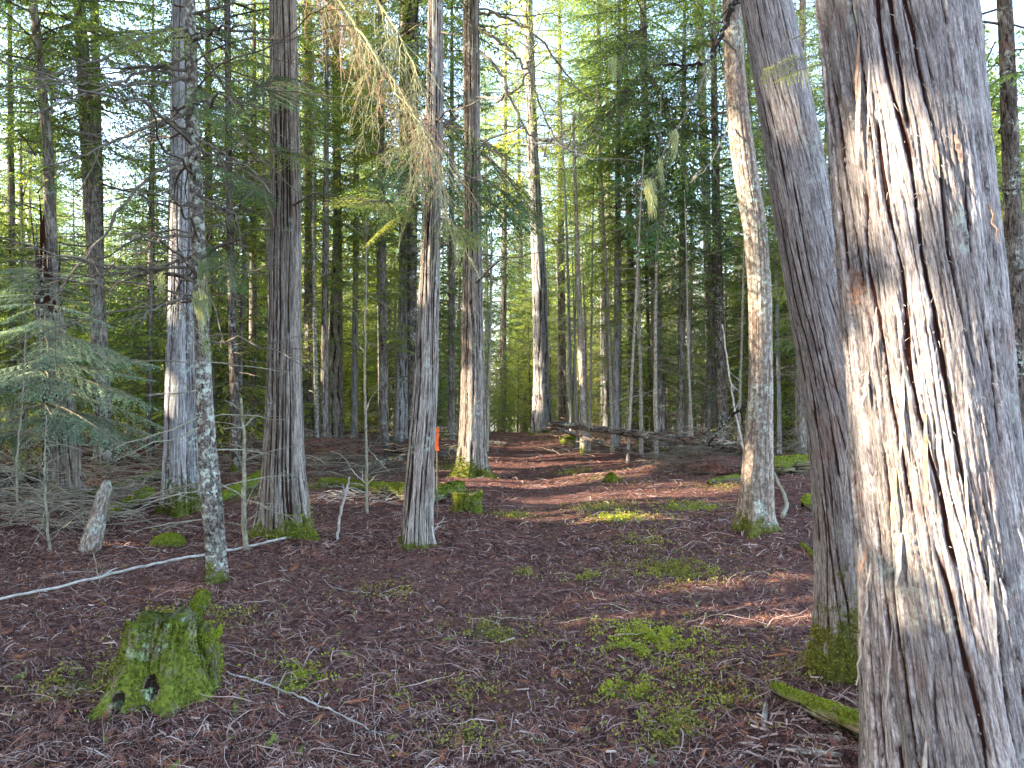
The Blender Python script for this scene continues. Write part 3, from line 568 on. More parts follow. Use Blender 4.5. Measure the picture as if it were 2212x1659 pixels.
# ------------------------------------------------------------------ unseen conifers added for shade, crowns cut open along the sun shafts
TPLO = {1.4: [bough(1.4, .20, rs0, droop=.3, gap=.16, lgap=.17, lw=.5) for _ in range(3)], 2.3: [bough(2.3, .22, rs0, droop=.3, gap=.17, lgap=.2, lw=.5) for _ in range(3)]}
TPLO[.7] = TPLO[1.4]
rs = np.random.RandomState(9); cnt = 0
for gx in np.arange(-9, -30, -3.1):
    for gy in np.arange(-13, 40, 2.7):
        x = gx+rs.uniform(-1, 1); y = gy+rs.uniform(-1, 1)
        if y > 1.30*abs(x)-4.2 or y > 20: continue
        z0 = 1.6 if x < -12 else 2.4; H = rs.uniform(14, 20)
        V, Q, mi = crown(1000+cnt, z0, H, 3.1, 85, tpl=TPLO, shape=.5)
        V = V+np.array([x, y, float(gh(x, y))]); C = V[Q].mean(1); k = carve(C); Q = Q[k]; mi = mi[k]
        t = empty('conifer_tree', (x, y, float(gh(x, y))), 'dense unseen conifer added at left to shade the clearing', 'tree', 'unseen conifers added to shade the clearing')
        V = V[Q.ravel()]; Q = np.arange(len(V)).reshape(-1, 4)
        link('crown', mkmesh('crown', V, Q, [M['leaf_dark'], M['twig']], midx=mi), t)
        me, ax = trunkmesh('trunk', [(float(gh(x, y))-.15, x, y, .17), (5, x+.05, y, .14)], H-.6, 'far', 60+cnt, nu=20, dv=.3, cellw=.08, celll=.4, flare=.2, taper_top=.15)
        link('trunk', me, t); cnt += 1
print('shade trees', cnt)

# ------------------------------------------------------------------ background wood
def stocktrunk(H, r, seed, matk='far'):
    return trunkmesh('trunk', [(-.2, 0, 0, r), (H*.5, .12*math.sin(seed), .1*math.cos(seed), r*.7)], H, matk, seed, nu=20, dv=.25, cellw=.09, celll=.4, flare=.25, taper_top=.12)[0]
TR_T = [stocktrunk(21.5, .15, 101), stocktrunk(22.5, .19, 102), stocktrunk(23.5, .13, 103, 'cedar_pale')]
TR_U = [stocktrunk(6.6, .045, 104), stocktrunk(7.6, .05, 105, 'dark'), stocktrunk(8.6, .05, 106)]
TR_S = [stocktrunk(3.5, .018, 107, 'dark')]
RAWOF = {m_.name: r_ for m_, r_ in zip(CR_TALL+CR_TALLD+CR_UND, RAW_T+RAW_U)}
def put(kind, x, y, sc, rot, label, cat, group, cm, tm, tilt=(0, 0), lm=None):
    t = empty(kind, (x, y, float(gh(x, y))), label, cat, group); t.rotation_euler = (tilt[0], tilt[1], rot); t.scale = (sc,)*3
    raw = RAWOF.get(cm.name); zt = raw[0][:, 2].max()*sc if raw is not None else 0; Rr = 2.6*sc
    if raw is not None and y < 45:
        c2 = np.array([x, y]); hit = False
        for p_, r_ in SH:
            sxy = SUN[:2]/np.linalg.norm(SUN[:2]); v = c2-p_[:2]; tt_ = float(v@sxy)
            if tt_ > .5 and abs(v[0]*sxy[1]-v[1]*sxy[0]) < Rr+r_ and p_[2]+(tt_-Rr)*math.tan(R(SUN_EL)) < zt: hit = True; break
        if hit:
            V, Q, mi = raw; cr_, sr_ = math.cos(rot), math.sin(rot)
            Cw = V[Q].mean(1)*sc; Cw = np.stack([Cw[:, 0]*cr_-Cw[:, 1]*sr_+x, Cw[:, 0]*sr_+Cw[:, 1]*cr_+y, Cw[:, 2]+float(gh(x, y))], 1)
            k = carve(Cw); V2 = V[Q[k].ravel()]; cm = mkmesh('crown', V2, np.arange(len(V2)).reshape(-1, 4), list(cm.materials), midx=mi[k]); t.rotation_euler = (0, 0, rot)
    for nm, me in (('trunk', tm), ('crown', cm)):
        if me is None: continue
        o = bpy.data.objects.new(nm, me); COL.objects.link(o); o.parent = t
        if nm == 'crown' and lm: o.material_slots[0].link = 'OBJECT'; o.material_slots[0].material = M[lm]
    return t
rs = np.random.RandomState(14)
placed = [(A[1][0], A[2][0]) for A in (A1, A2, A3, A4, A5, A6, A7, A8, A9, A9b, A11, A12, A13, A14, A14b, A15, A16, A17, A18, A19, A20, A21, A22, A23, A24)]
def ok(x, y, d):
    return all((x-a)**2+(y-b_)**2 > d*d for a, b_ in placed)
FG = [('far fir trees beyond the clearing', 'tall slender conifer with pale trunk in the far wood'), ('far dark hemlocks beyond the clearing', 'tall dark conifer with sparse drooping boughs in the far wood')]
nt_ = 0
def skygap(x, y, hi):
    d = x/y*F+CX
    return hi and ((150 < d < 400) or (1480 < d < 1570))
for i in range(4000):
    if nt_ >= 165: break
    y = 22+rs.rand()**.6*62; d = rs.uniform(-.80, .80); x = d*y
    if abs(x-pathx(y)) < 1.4 and y < 40: continue
    if not ok(x, y, 2.4 if y < 45 else 3.0): continue
    if skygap(x, y, True) and y < 55: continue
    placed.append((x, y)); k = rs.randint(4)
    g = FG[1] if k == 3 else FG[0]
    put('conifer_tree', x, y, rs.uniform(.8, 1.15), rs.uniform(0, 6.28), g[1], 'tree', g[0], (CR_TALL+CR_TALLD)[k], TR_T[rs.randint(3)], (rs.normal(0, .02), rs.normal(0, .02))); nt_ += 1
nu_ = 0
for i in range(4000):
    if nu_ >= 160: break
    y = 14.5+rs.rand()**1.1*30; d = rs.uniform(-.78, .78); x = d*y
    if abs(x-pathx(y)) < 1.2+.02*y and y < 30: continue
    dx = d*F+CX
    if y < 19 and 560 < dx < 1560: continue
    if not ok(x, y, 1.5): continue
    placed.append((x, y)); k = rs.randint(3)
    put('young_conifer', x, y, rs.uniform(.6, 1.1) if 1480 > dx > 900 else rs.uniform(.8, 1.5), rs.uniform(0, 6.28), 'bushy young conifer of the understorey among far trunks', 'tree', 'young understorey conifers', CR_UND[k], TR_U[k], (rs.normal(0, .03), rs.normal(0, .03)), [None, 'leaf_lime', None, 'leaf_lime', 'leaf_dark'][rs.randint(5)]); nu_ += 1
for i in range(4000):
    if nu_ >= 285: break
    y = rs.uniform(36, 88); d = rs.uniform(-.78, .78); x = d*y
    if not ok(x, y, 2.0): continue
    placed.append((x, y)); k = rs.randint(3)
    put('conifer_tree', x, y, rs.uniform(1.0, 1.7), rs.uniform(0, 6.28), 'broad low conifer filling the far wood between trunks', 'tree', 'low conifers filling the far wood', CR_UND[k], TR_U[k], (0, 0), [None, 'leaf_lime', 'leaf_lime', 'leaf_blue'][rs.randint(4)]); nu_ += 1
for dx, Yd, sc, k, lb in ((30, 17, .62, 0, 'shaggy slim hemlock left of the red splintered snag'), (322, 19, .6, 3, 'slim dark hemlock filling the gap left of the silvery cedar'), (455, 17.5, .62, 1, 'slim hemlock rising between the lichened trunk and the thin dark trunk'),
        (545, 19, .66, 0, 'slim hemlock just left of the brown cedar trunk'), (700, 16.5, .55, 3, 'slim dark hemlock to the right of the brown cedar'), (765, 19.5, .66, 2, 'green slim hemlock midway between brown and taped cedars'), (830, 17, .58, 1, 'slim hemlock close left of the pale and dark trunk pair'),
        (975, 18, .6, 0, 'slim hemlock in the gap between the taped and path edge cedars'), (1085, 26, .8, 3, 'dark hemlock standing left of the blotched trunk at the path end'), (1215, 26.5, .8, 1, 'hemlock standing right behind the bare brown pole trunk'), (1330, 18, .62, 2, 'slim hemlock left of the tall leaning grey trunk'),
        (1470, 17, .6, 0, 'slim hemlock right of the tall leaning grey trunk'), (1620, 18.5, .65, 3, 'slim dark hemlock directly behind the curved brown trunk'), (1730, 15, .6, 1, 'slim hemlock in the gap beside the leaning lavender cedar')):
    put('hemlock_tree', (dx-CX)/F*Yd, Yd, sc, dx*.7, lb, 'tree', 'slim hemlocks between the clearing trunks', (CR_TALL+CR_TALLD)[k], TR_T[k % 3], (0, 0), 'leaf_lime' if k == 2 else None)
for i in range(170):
    y = rs.uniform(18, 24) if i < 45 else rs.uniform(24, 42); d = rs.uniform(-.75, .7); x = d*y
    if abs(x-pathx(y)) < 1.5: continue
    put('conifer_sapling', x, y, rs.uniform(.6, 1.3), rs.uniform(0, 6.28), 'knee to head high conifer sapling at the edge of the wood', 'sapling', 'conifer saplings at the wood edge', CR_SAP[i % 2], TR_S[0], (rs.normal(0, .05), rs.normal(0, .05)))
# thin pale poles in the background
polem = []
for i in range(4):
    tb = TB(); rr_ = np.random.RandomState(130+i); t_ = np.linspace(0, 1, 16); ax_ = np.stack([.15*np.sin(t_*3+i)*t_, .1*np.cos(t_*2+i*2)*t_, -.2+8.7*t_], 1)
    tb.tube(ax_, .05*(1-.75*t_), 9)
    for j in range(30):
        a = rr_.uniform(0, 6.28); z_ = rr_.uniform(.8, 8.2); c_ = np.array([np.interp(z_, ax_[:, 2], ax_[:, k]) for k in range(3)]); twigs(tb, c_, nrm(np.array([math.cos(a), math.sin(a), rr_.uniform(-.4, .3)])), rr_.uniform(.4, 1.3), .007, rr_, 5, 1, k=3)
    nv_ = tb.n; polem.append(tb.mesh('bare_pole_tree', M[['cedar_pale', 'far', 'fir', 'lichen_bark'][i]], attrs={'crk': np.full(nv_, .8), 'moss': np.zeros(nv_), 'cell': np.full(nv_, .6)}))
n = 0
for i in range(4000):
    if n >= 150: break
    y = rs.uniform(15, 40); d = rs.uniform(-.6, .42) if n % 2 else rs.uniform(.06, .42); x = d*y
    if abs(x-pathx(y)) < 1.3 or not ok(x, y, .7): continue
    dx = d*F+CX
    if y < 17 and dx < 1150 and dx > 700: continue
    placed.append((x, y)); sc = rs.uniform(.6, 1.15); t = bpy.data.objects.new('bare_pole_tree', polem[n % 4]); COL.objects.link(t); t.location = (x, y, float(gh(x, y)))
    props(t, 'thin bare suppressed tree with only dead twigs among far trunks', 'tree', 'thin bare poles in the background'); t.rotation_euler = (rs.normal(0, .03), rs.normal(0, .04), rs.uniform(0, 6)); t.scale = (sc,)*3
    n += 1

# ------------------------------------------------------------------ dead branches and boughs on the named trees
rs = np.random.RandomState(33)
deadbranches(T8, None, A8, 1.9, 4.6, 34, .7, 2.1, .011, rs, 'twig', az=None)
deadbranches(T8, None, A8, .4, 1.9, 14, .3, .8, .006, rs, 'twig_lichen')
deadbranches(T9, None, A9, 2.5, 9.5, 30, .9, 2.6, .018, rs)
deadbranches(T11, None, A11, 1.5, 8.5, 26, .6, 1.6, .012, rs)
deadbranches(T14b, None, A14b, 1.5, 8, 22, .5, 1.5, .012, rs)
deadbranches(T21, None, A21, 1.2, 6, 18, .5, 1.4, .012, rs)
deadbranches(T19, None, A19, 2, 10, 20, .5, 1.6, .014, rs)
deadbranches(T5, None, A5, 2.9, 5.4, 9, .4, 1.1, .011, rs)
deadbranches(T4, None, A4, 3.0, 5.8, 8, .4, 1.4, .012, rs)
deadbranches(T6, None, A6, 3.0, 8.8, 18, .8, 2.3, .018, rs)
deadbranches(T12, None, A12, 3.0, 11, 18, .6, 1.8, .018, rs)
deadbranches(T13, None, A13, 2.0, 11, 16, .6, 1.8, .016, rs)
deadbranches(T23, None, A23, 1.0, 5, 12, .5, 1.3, .012, rs)
deadbranches(T7, None, A7, 1.8, 6, 10, .4, 1.2, .01, rs)
deadbranches(T16, None, A16, 1.0, 7, 16, .3, 1.0, .008, rs)
deadbranches(T3, None, A3, 2.6, 6, 7, .3, .9, .01, rs)
def poly(name, pts, r0, r1, matk, tree, rs_, nt_=10, tl=.3, jit=.01, k=6, lev=1):
    """a bent limb through measured points with side twigs"""
    pts = np.array(pts); t = np.linspace(0, 1, len(pts)); tt = np.linspace(0, 1, 6*len(pts))
    Pp = np.stack([np.interp(tt, t, pts[:, c]) for c in range(3)], 1); ker = np.array([1, 2, 3, 2, 1])/9
    for c in range(3): Pp[2:-2, c] = np.convolve(Pp[:, c], ker, 'valid')
    Pp[1:-1] += rs_.normal(0, jit, (len(Pp)-2, 3))
    tb = TB(); tb.tube(Pp, np.linspace(r0, r1, len(Pp)), k)
    for i in range(nt_):
        q = rs_.uniform(.1, 1); j = int(q*(len(Pp)-2)); d = nrm(Pp[j+1]-Pp[j]); dd = nrm(d*.6+rs_.normal(0, .6, 3))
        twigs(tb, Pp[j], dd, tl*rs_.uniform(.3, 1.1), max(.0018, r1*.8), rs_, 4, lev, k=3)
    return link(name, tb.mesh(name, M[matk]), tree), Pp
# dark snaking limb at upper right from the curved brown trunk
poly('branch', [P(1592, -10, 8.1), P(1575, 30, 7.9), P(1555, 85, 7.7), P(1530, 132, 7.6), P(1495, 145, 7.5), P(1450, 138, 7.4)], .028, .012, 'dark', T3, rs, 10, .5)
poly('branch', [P(1532, 130, 7.6), P(1515, 180, 7.4), P(1480, 245, 7.2), P(1450, 300, 7.1), P(1420, 360, 7.0), P(1395, 400, 7)], .012, .004, 'twig', T3, rs, 16, .4)
poly('branch', [P(1575, 270, 8.1), P(1555, 315, 7.8), P(1530, 360, 7.6), P(1490, 395, 7.4)], .009, .003, 'twig_lichen', T3, rs, 8, .3)
poly('branch', [P(1590, 110, 8.1), P(1540, 60, 7.6), P(1480, 75, 7.3), P(1400, 135, 7.1)], .009, .003, 'twig', T3, rs, 12, .4)
# arcing limbs off the path-side cedar, toward upper right
for pts in ([(1035, 60), (1085, 90), (1140, 150), (1165, 220), (1200, 300), (1240, 330)], [(1035, 110), (1080, 150), (1110, 230), (1150, 300), (1185, 340)], [(1035, 30), (1100, 40), (1160, 70), (1240, 190), (1290, 230)], [(1030, 210), (1080, 215), (1130, 185), (1145, 130), (1160, 90)], [(1035, 300), (1075, 330), (1100, 345)],
            [(1160, 300), (1190, 300), (1225, 285), (1260, 225)], [(1160, 300), (1220, 315), (1280, 345)]):
    n_ = len(pts); poly('branch', [P(a, b_, 13.5-2.5*i/(n_-1)*1.2) for i, (a, b_) in enumerate(pts)], .028, .008, 'twig' if pts[0][0] < 1100 and pts[0][1] != 210 else 'twig_pale', T6, rs, 14, .7, .02)
# long limbs crossing the upper left
for pts, tree, Y in (([(405, 170), (330, 180), (250, 185), (170, 178), (60, 180)], T8, 5.8), ([(400, 125), (300, 160), (200, 200), (60, 255)], T8, 5.8), ([(410, 330), (300, 395), (215, 520), (150, 600), (110, 655)], T8, 5.8),
                     ([(415, 508), (350, 512), (275, 515)], T8, 5.8), ([(420, 578), (300, 580), (220, 572), (120, 555)], T8, 5.8), ([(405, 60), (330, 100), (200, 130), (60, 180)], T8, 5.8), ([(410, 245), (330, 270), (200, 330), (60, 370)], T8, 5.8), ([(430, 640), (370, 650), (300, 690)], T8, 5.8),
                     ([(425, 300), (480, 330), (540, 360), (590, 420)], T8, 5.8), ([(425, 420), (480, 450), (520, 470)], T8, 5.8), ([(415, 90), (470, 60), (540, 50)], T8, 5.8)):
    n_ = len(pts); poly('branch', [P(a, b_, Y-.8*i/(n_-1)) for i, (a, b_) in enumerate(pts)], .014, .004, 'twig', tree, rs, 18, .5, .008)
# near-camera green sprays
rsb = np.random.RandomState(8)
FINE = [bough(.9, .035, rsb, droop=.35, gap=.028, lgap=.05, drooptwig=.5) for _ in range(3)]
FINE2 = [bough(1.6, .05, rsb, droop=.3, gap=.04, lgap=.07, drooptwig=.35) for _ in range(3)]
def spray(name, tree, origin, tip, tpl, leafm, roll=0.0, twm='twig'):
    lq, sq = tpl; v = tip-origin; Lb = np.linalg.norm(v); a = math.atan2(v[1], v[0]); pi = math.asin(v[2]/Lb)
    Lt = sq[..., 0].max(); zt = 0
    base = np.concatenate([lq, sq]); Vp = place(base.reshape(-1, 3), a, pi+.15, roll, Lb/Lt, origin)
    me = mkmesh(name, Vp, np.arange(len(base)*4).reshape(-1, 4), [M[leafm], M[twm]], midx=np.concatenate([np.zeros(len(lq)), np.ones(len(sq))]))
    return link(name, me, tree)
# yellow sprig hanging off the huge cedar across the leaning one
spray('bough', T1, P(1775, 118, 2.75), P(1645, 172, 2.75), FINE[0], 'leaf_yellow', .4, 'twig_lichen')
spray('bough', T1, P(1772, 140, 2.75), P(1690, 175, 2.7), FINE[1], 'leaf_yellow', -.5, 'twig_lichen')
poly('branch', [P(1770, 55, 2.8), P(1725, 78, 2.75), P(1685, 95, 2.7)], .003, .0012, 'twig_lichen', T1, rs, 6, .06, .001, lev=0)
# dead drooping bough, lichened, from the brown cedar
tb = TB(); rr_ = np.random.RandomState(3)
def hangingbough(tree, pts, n, tl, mk, r0=.016):
    br, Pp = poly('dead_bough', pts, r0, .004, mk, tree, rr_, 0, .1, .012)
    tb = TB()
    for i in range(n):
        j = rr_.randint(1, len(Pp)-1); d = nrm(nrm(Pp[j+1 if j+1 < len(Pp) else j]-Pp[j-1])*.7+np.array([rr_.normal(0, .35), rr_.normal(0, .5), -rr_.uniform(.2, 1.0)]))
        twigs(tb, Pp[j], d, tl*rr_.uniform(.25, 1.0), .0048, rr_, 6, 2, .35, .3, k=3)
    o = link('twigs', tb.mesh('twigs', M[mk]), br); return Pp
hangingbough(T4, [P(632, -120, 7.9), P(720, -20, 7.4), P(800, 100, 7.0), P(880, 230, 6.7), P(965, 370, 6.4)], 75, .95, 'bough_lichen')
hangingbough(T4, [P(640, -60, 7.9), P(740, 40, 7.5), P(830, 150, 7.1), P(900, 240, 6.9), P(935, 290, 6.8)], 60, .9, 'twig_red')
hangingbough(T4, [P(640, -160, 7.9), P(780, -40, 7.4), P(860, 60, 7.1), P(905, 180, 6.9)], 55, .9, 'bough_lichen')
hangingbough(T5, [P(945, 440, 7.3), P(980, 490, 7.1), P(1020, 560, 6.9)], 26, .3, 'bough_lichen', .009)
# green boughs around the centre trunks
for tree, o_, t_, m_ in ((T5, (915, 455, 7.3), (730, 470, 6.6), 'leaf_yellow'), (T5, (915, 440, 7.4), (800, 500, 6.7), 'leaf_yellow'), (T5, (915, 445, 7.4), (760, 440, 6.9), 'leaf_lime'), (T5, (920, 350, 7.5), (850, 470, 6.9), 'leaf_dark'), (T5, (950, 470, 7.3), (1040, 560, 6.8), 'leaf_yellow'), (T5, (912, 300, 7.5), (820, 400, 7.2), 'leaf_dark'),
                         (T4, (640, 170, 8), (720, 270, 7.8), 'leaf'), (T4, (590, 330, 8), (655, 360, 7.2), 'leaf'), (T4, (600, 160, 8), (570, 260, 7.2), 'leaf_dark'), (T4, (590, 420, 8), (520, 430, 7.4), 'leaf_dark'), (T8, (430, 350, 5.8), (560, 420, 5.4), 'leaf_dark'), (T8, (420, 60, 5.9), (560, 140, 5.4), 'leaf_dark'),
                         (T8, (420, 180, 5.9), (500, 300, 5.5), 'leaf_dark'), (T8, (400, 60, 5.9), (280, 140, 5.2), 'leaf'), (T8, (440, 520, 5.8), (530, 620, 5.4), 'leaf_dark'), (T6, (1040, 330, 13.5), (1150, 500, 12), 'leaf_dark'), (T6, (1040, 380, 13.5), (1120, 540, 12), 'leaf_dark'), (T6, (990, 250, 13.5), (900, 400, 12), 'leaf_dark'),
                         (T19, (1395, 150, 17.5), (1300, 330, 15.5), 'leaf_dark'), (T19, (1395, 150, 17.5), (1490, 420, 15.5), 'leaf_dark'), (T19, (1400, 250, 17.5), (1480, 560, 15.5), 'leaf_dark'), (T19, (1395, 60, 17.5), (1320, 180, 15.5), 'leaf_dark'), (T19, (1405, 350, 17.5), (1560, 560, 15.5), 'leaf_dark'),
                         (T3, (1660, 360, 8.2), (1790, 450, 7.6), 'leaf'), (T3, (1640, 480, 8.2), (1780, 540, 7.8), 'leaf_dark'), (T9, (190, 60, 14), (330, 140, 13), 'leaf'), (T9, (170, 50, 14), (20, 160, 12.6), 'leaf_dark'), (T9, (190, 240, 14), (70, 330, 13), 'leaf'), (T9, (190, 150, 14.2), (60, 60, 13), 'leaf')):
    for k in range(2):
        spray('bough', tree, P(*o_), P(t_[0]+rs.uniform(-25, 25), t_[1]+rs.uniform(-25, 25), t_[2]+rs.uniform(-.4, .4)), FINE2[rs.randint(3)], m_, rs.uniform(-.5, .5))
# beard lichen strands
def beard(tree, p, ln, wd, n=130):
    rr2 = np.random.RandomState(int(abs(p[0]*1000)) % 9999); q = []
    for i in range(n):
        a = p+np.array([rr2.normal(0, wd*.5), rr2.normal(0, wd*.4), rr2.uniform(-.05, .05)]); o1 = (a[0]-p[0])/wd; l = ln*rr2.uniform(.25, 1)*math.exp(-2.2*o1*o1); a[2] += .25*(a[0]-p[0])
        m_ = 6; t = np.linspace(0, 1, m_); x = a[0]+np.cumsum(rr2.normal(0, .004, m_))+t*rr2.normal(0, wd*.2); y = a[1]+np.cumsum(rr2.normal(0, .006, m_)); x = x+.03*np.sin(t*3+p[0]*9)*l/ln; z = a[2]-l*t
        Pp = np.stack([x, y, z], 1); w = (.0022*(1-.7*t))[:, None]; s_ = np.array([math.cos(i), math.sin(i), 0])
        A_, B_ = Pp+s_*w, Pp-s_*w; q.append(np.stack([A_[:-1], A_[1:], B_[1:], B_[:-1]], 1))
    q = np.concatenate(q); link('beard_lichen', mkmesh('beard_lichen', q.reshape(-1, 3), np.arange(len(q)*4).reshape(-1, 4), M['beard']), tree)
beard(T8, P(440, 575, 5.6), .42, .035, 170); beard(T8, P(432, 640, 5.6), .36, .05, 150); beard(T8, P(445, 740, 5.7), .16, .03, 60); beard(T8, P(352, 600, 5.4), .15, .03, 50)
beard(T3, P(1405, 395, 7), .34, .06, 200); beard(T3, P(1455, 290, 7.1), .3, .04, 120); beard(T3, P(1425, 355, 7), .3, .03, 90); beard(T3, P(1530, 150, 7.6), .15, .05, 70)
beard(T3, P(1325, 130, 9), .4, .06, 90)
# bark strips peeling off the huge cedar
zs, cx_, cy_, rr = A1; rr_ = np.random.RandomState(12)
def surf(A, th, z, off=0.0):
    r_ = np.interp(z, A[0], A[3])+off; return np.array([np.interp(z, A[0], A[1])+r_*math.sin(th), np.interp(z, A[0], A[2])+r_*math.cos(th), z])
for i in range(34):
    th = math.pi+rr_.uniform(-.9, 1.95); z = rr_.uniform(.3, 2.9); l = rr_.uniform(.08, .35); w = rr_.uniform(.003, .010); tb = TB(); m_ = 7
    pts = [surf(A1, th+(-.2*(-l*t))/.35*.4, z-l*t, .012+.022*math.sin(t*3)*rr_.uniform(.3, 1)+(.03*t**3)) for t in np.linspace(0, 1, m_)]
    pts = np.array(pts); T = nrm(np.gradient(pts, axis=0)); out = nrm(np.array([math.sin(th), math.cos(th), 0])); sdv = np.cross(T, out); ww = (w*np.sin(np.linspace(.35, 2.9, m_)))[:, None]
    a, b_ = pts+sdv*ww, pts-sdv*ww; c_ = a-out*.003; d_ = b_-out*.003
    q = np.concatenate([np.stack([a[:-1], a[1:], b_[1:], b_[:-1]], 1), np.stack([c_[:-1], c_[1:], a[1:], a[:-1]], 1), np.stack([b_[:-1], b_[1:], d_[1:], d_[:-1]], 1)])
    link('bark_strip', mkmesh('bark_strip', q.reshape(-1, 3), np.arange(len(q)*4).reshape(-1, 4), M['twig_pale' if i % 3 else 'twig_red']), T1t)
def fuzz(A, parent, thm, ths, z0, z1, n, l, matk, seed, name='bark_fibres'):
    r2 = np.random.RandomState(seed); q = []
    for i in range(n):
        th = r2.normal(thm, ths); z = r2.uniform(z0, z1); p = surf(A, th, z, .004); out = np.array([math.sin(th), math.cos(th), 0]); d = nrm(out*r2.uniform(.2, .9)+np.array([0, 0, r2.uniform(-1.2, .6)])+r2.normal(0, .3, 3))
        ll = l*r2.uniform(.3, 1); t = np.linspace(0, 1, 4)[:, None]; Pp = p+d*ll*t+r2.normal(0, .15, 3)*ll*t**2; s_ = nrm(np.cross(d, out)+1e-5); w = .0009*(1.2-t)
        A_, B_ = Pp+s_*w, Pp-s_*w; q.append(np.stack([A_[:-1], A_[1:], B_[1:], B_[:-1]], 1))
    q = np.concatenate(q); props(link(name, mkmesh(name, q.reshape(-1, 3), np.arange(len(q)*4).reshape(-1, 4), M[matk]), parent), kind='stuff')
fuzz(A1, T1t, math.pi+1.95, .18, .2, 3.1, 1900, .045, 'twig_lichen', 4)
fuzz(A1, T1t, math.pi+1.3, .06, 1.9, 2.02, 160, .035, 'l_orange', 14, 'red_fibres')
fuzz(A1, T1t, math.pi+1.52, .02, 1.08, 1.2, 90, .03, 'l_orange', 15, 'red_fibres')
fuzz(A2, T2t, math.pi+1.8, .3, .3, 3.9, 900, .04, 'twig_lichen', 16)
fuzz(A1, T1t, math.pi+.1, .8, .2, 3.1, 900, .03, 'twig_pale', 5)
fuzz(A2, T2t, math.pi-.5, .5, .4, 3.6, 700, .04, 'twig_lichen', 6)
fuzz(A6, T6t, math.pi+1.2, .3, .8, 3, 200, .06, 'twig_lichen', 7)

# ------------------------------------------------------------------ leaflets for moss
def mossleaf(name, C, Nn, size, matk, parent, seed):
    r2 = np.random.RandomState(seed); n = len(C)
    D = nrm(Nn*.9+r2.normal(0, .55, (n, 3))); N2 = nrm(r2.normal(0, 1, (n, 3))); s_ = size*r2.uniform(.5, 1.3, n)
    q = leafquads(C, D, N2, s_, s_*.5)
    return link(name, mkmesh(name, q.reshape(-1, 3), np.arange(n*4).reshape(-1, 4), M[matk]), parent)
def on_mesh(me, n, seed, cond=None):
    r2 = np.random.RandomState(seed); V = np.empty(len(me.vertices)*3, np.float32); me.vertices.foreach_get('co', V); V = V.reshape(-1, 3)
    Nn = np.empty(len(me.vertices)*3, np.float32); me.vertices.foreach_get('normal', Nn); Nn = Nn.reshape(-1, 3)
    ms = np.empty(len(V), np.float32); me.attributes['moss'].data.foreach_get('value', ms)
    w = np.clip(ms, 0, 9)*(.3+fbm(V[:, 0]*9, V[:, 1]*9, V[:, 2]*9, seed, 3)); w = np.clip(w-.28, 0, None)
    if cond is not None: w = w*cond(V, Nn)
    w = w+1e-7; w = w/w.sum(); i = r2.choice(len(V), n, p=w); return V[i]+r2.normal(0, .004, (n, 3)), Nn[i]
for t, tr, n, s_ in ((T2, T2t, 2600, .018), (T4, T4t, 2200, .03), (T5, T5t, 1400, .025), (T6, T6t, 1400, .045), (T7, T7t, 2200, .03), (T8, T8t, 900, .015), (T3, T3t, 1500, .028)):
    C, Nn = on_mesh(tr.data, n, 5); mossleaf('moss', C, Nn, s_, 'moss_dull' if t in (T2, T3) else 'moss', tr, 6)

# ------------------------------------------------------------------ stumps, logs, snags
def stump(label, x, y, r, h, seed, lean=(0, 0), flare=.9, jag=.12, mossamt=1.2, nu=120, dv=.012, leaves=7000, ls=.013, matk='wood_moss', r_top=.75, parent=None, name='tree_stump', painted_hollows=()):
    g = float(gh(x, y))
    t = empty(name, (x, y, g), label, 'stump') if parent is None else parent
    me, ax = trunkmesh('wood', [(g-.12, x, y, r), (g+h*.3, x+lean[0]*.3, y+lean[1]*.3, r*.88), (g+h, x+lean[0], y+lean[1], r*r_top)], g+h, matk, seed, nu=nu, dv=dv, cellw=.05, celll=.25, amp=.22, flare=flare, lobes=5, mossh=5, mossamt=mossamt, rough=.22, jag=jag)
    if painted_hollows:                                                       # shallow hollows, bare of moss, their inner shade painted in dark colour
        Vv = np.empty(len(me.vertices)*3, np.float32); me.vertices.foreach_get('co', Vv); Vv = Vv.reshape(-1, 3).astype(float); ck = np.empty(len(Vv), np.float32); ms = ck.copy()
        me.attributes['crk'].data.foreach_get('value', ck); me.attributes['moss'].data.foreach_get('value', ms)
        for c_, w_, h_ in painted_hollows:
            e_ = np.hypot((Vv[:, 0]-c_[0])/w_, (Vv[:, 2]-c_[2])/h_)+.7*(fbm(Vv[:, 0]*40, Vv[:, 1]*0, Vv[:, 2]*25, 5, 3)-.5); k_ = np.where(Vv[:, 1] < y, 1-ssf(.85, 1.1, e_), 0)
            ms = ms*(1-k_)-k_*2; ck = ck*(1-k_)-k_*.4; Vv[:, 1] += k_*.022
        me.attributes['crk'].data.foreach_set('value', ck.astype(np.float32)); me.attributes['moss'].data.foreach_set('value', ms.astype(np.float32)); me.vertices.foreach_set('co', Vv.astype(np.float32).ravel()); me.update()
    w = link('wood', me, t); C, Nn = on_mesh(me, leaves, seed); mossleaf('moss', C, Nn, ls, 'moss', w, seed); return t, ax
p = at(325, 1555); p1 = p+np.array([0, .22, 0])
ST, AST = stump('bright green mossy stump with flaring roots in the left foreground', p1[0]-.085, p1[1], .150, .45, 201, (.03, .03), .62, .09, mossamt=.72, leaves=9000, ls=.012, r_top=.86, painted_hollows=[(P(322, 1490, p1[1]-.16), .034, .06), (P(262, 1510, p1[1]-.16), .022, .05)])
p2 = at(425, 1490)
stump('', p2[0]-.035, p2[1]+.10, .112, .34, 203, (0, 0), .30, .10, leaves=3500, mossamt=.6, parent=ST, r_top=.9)
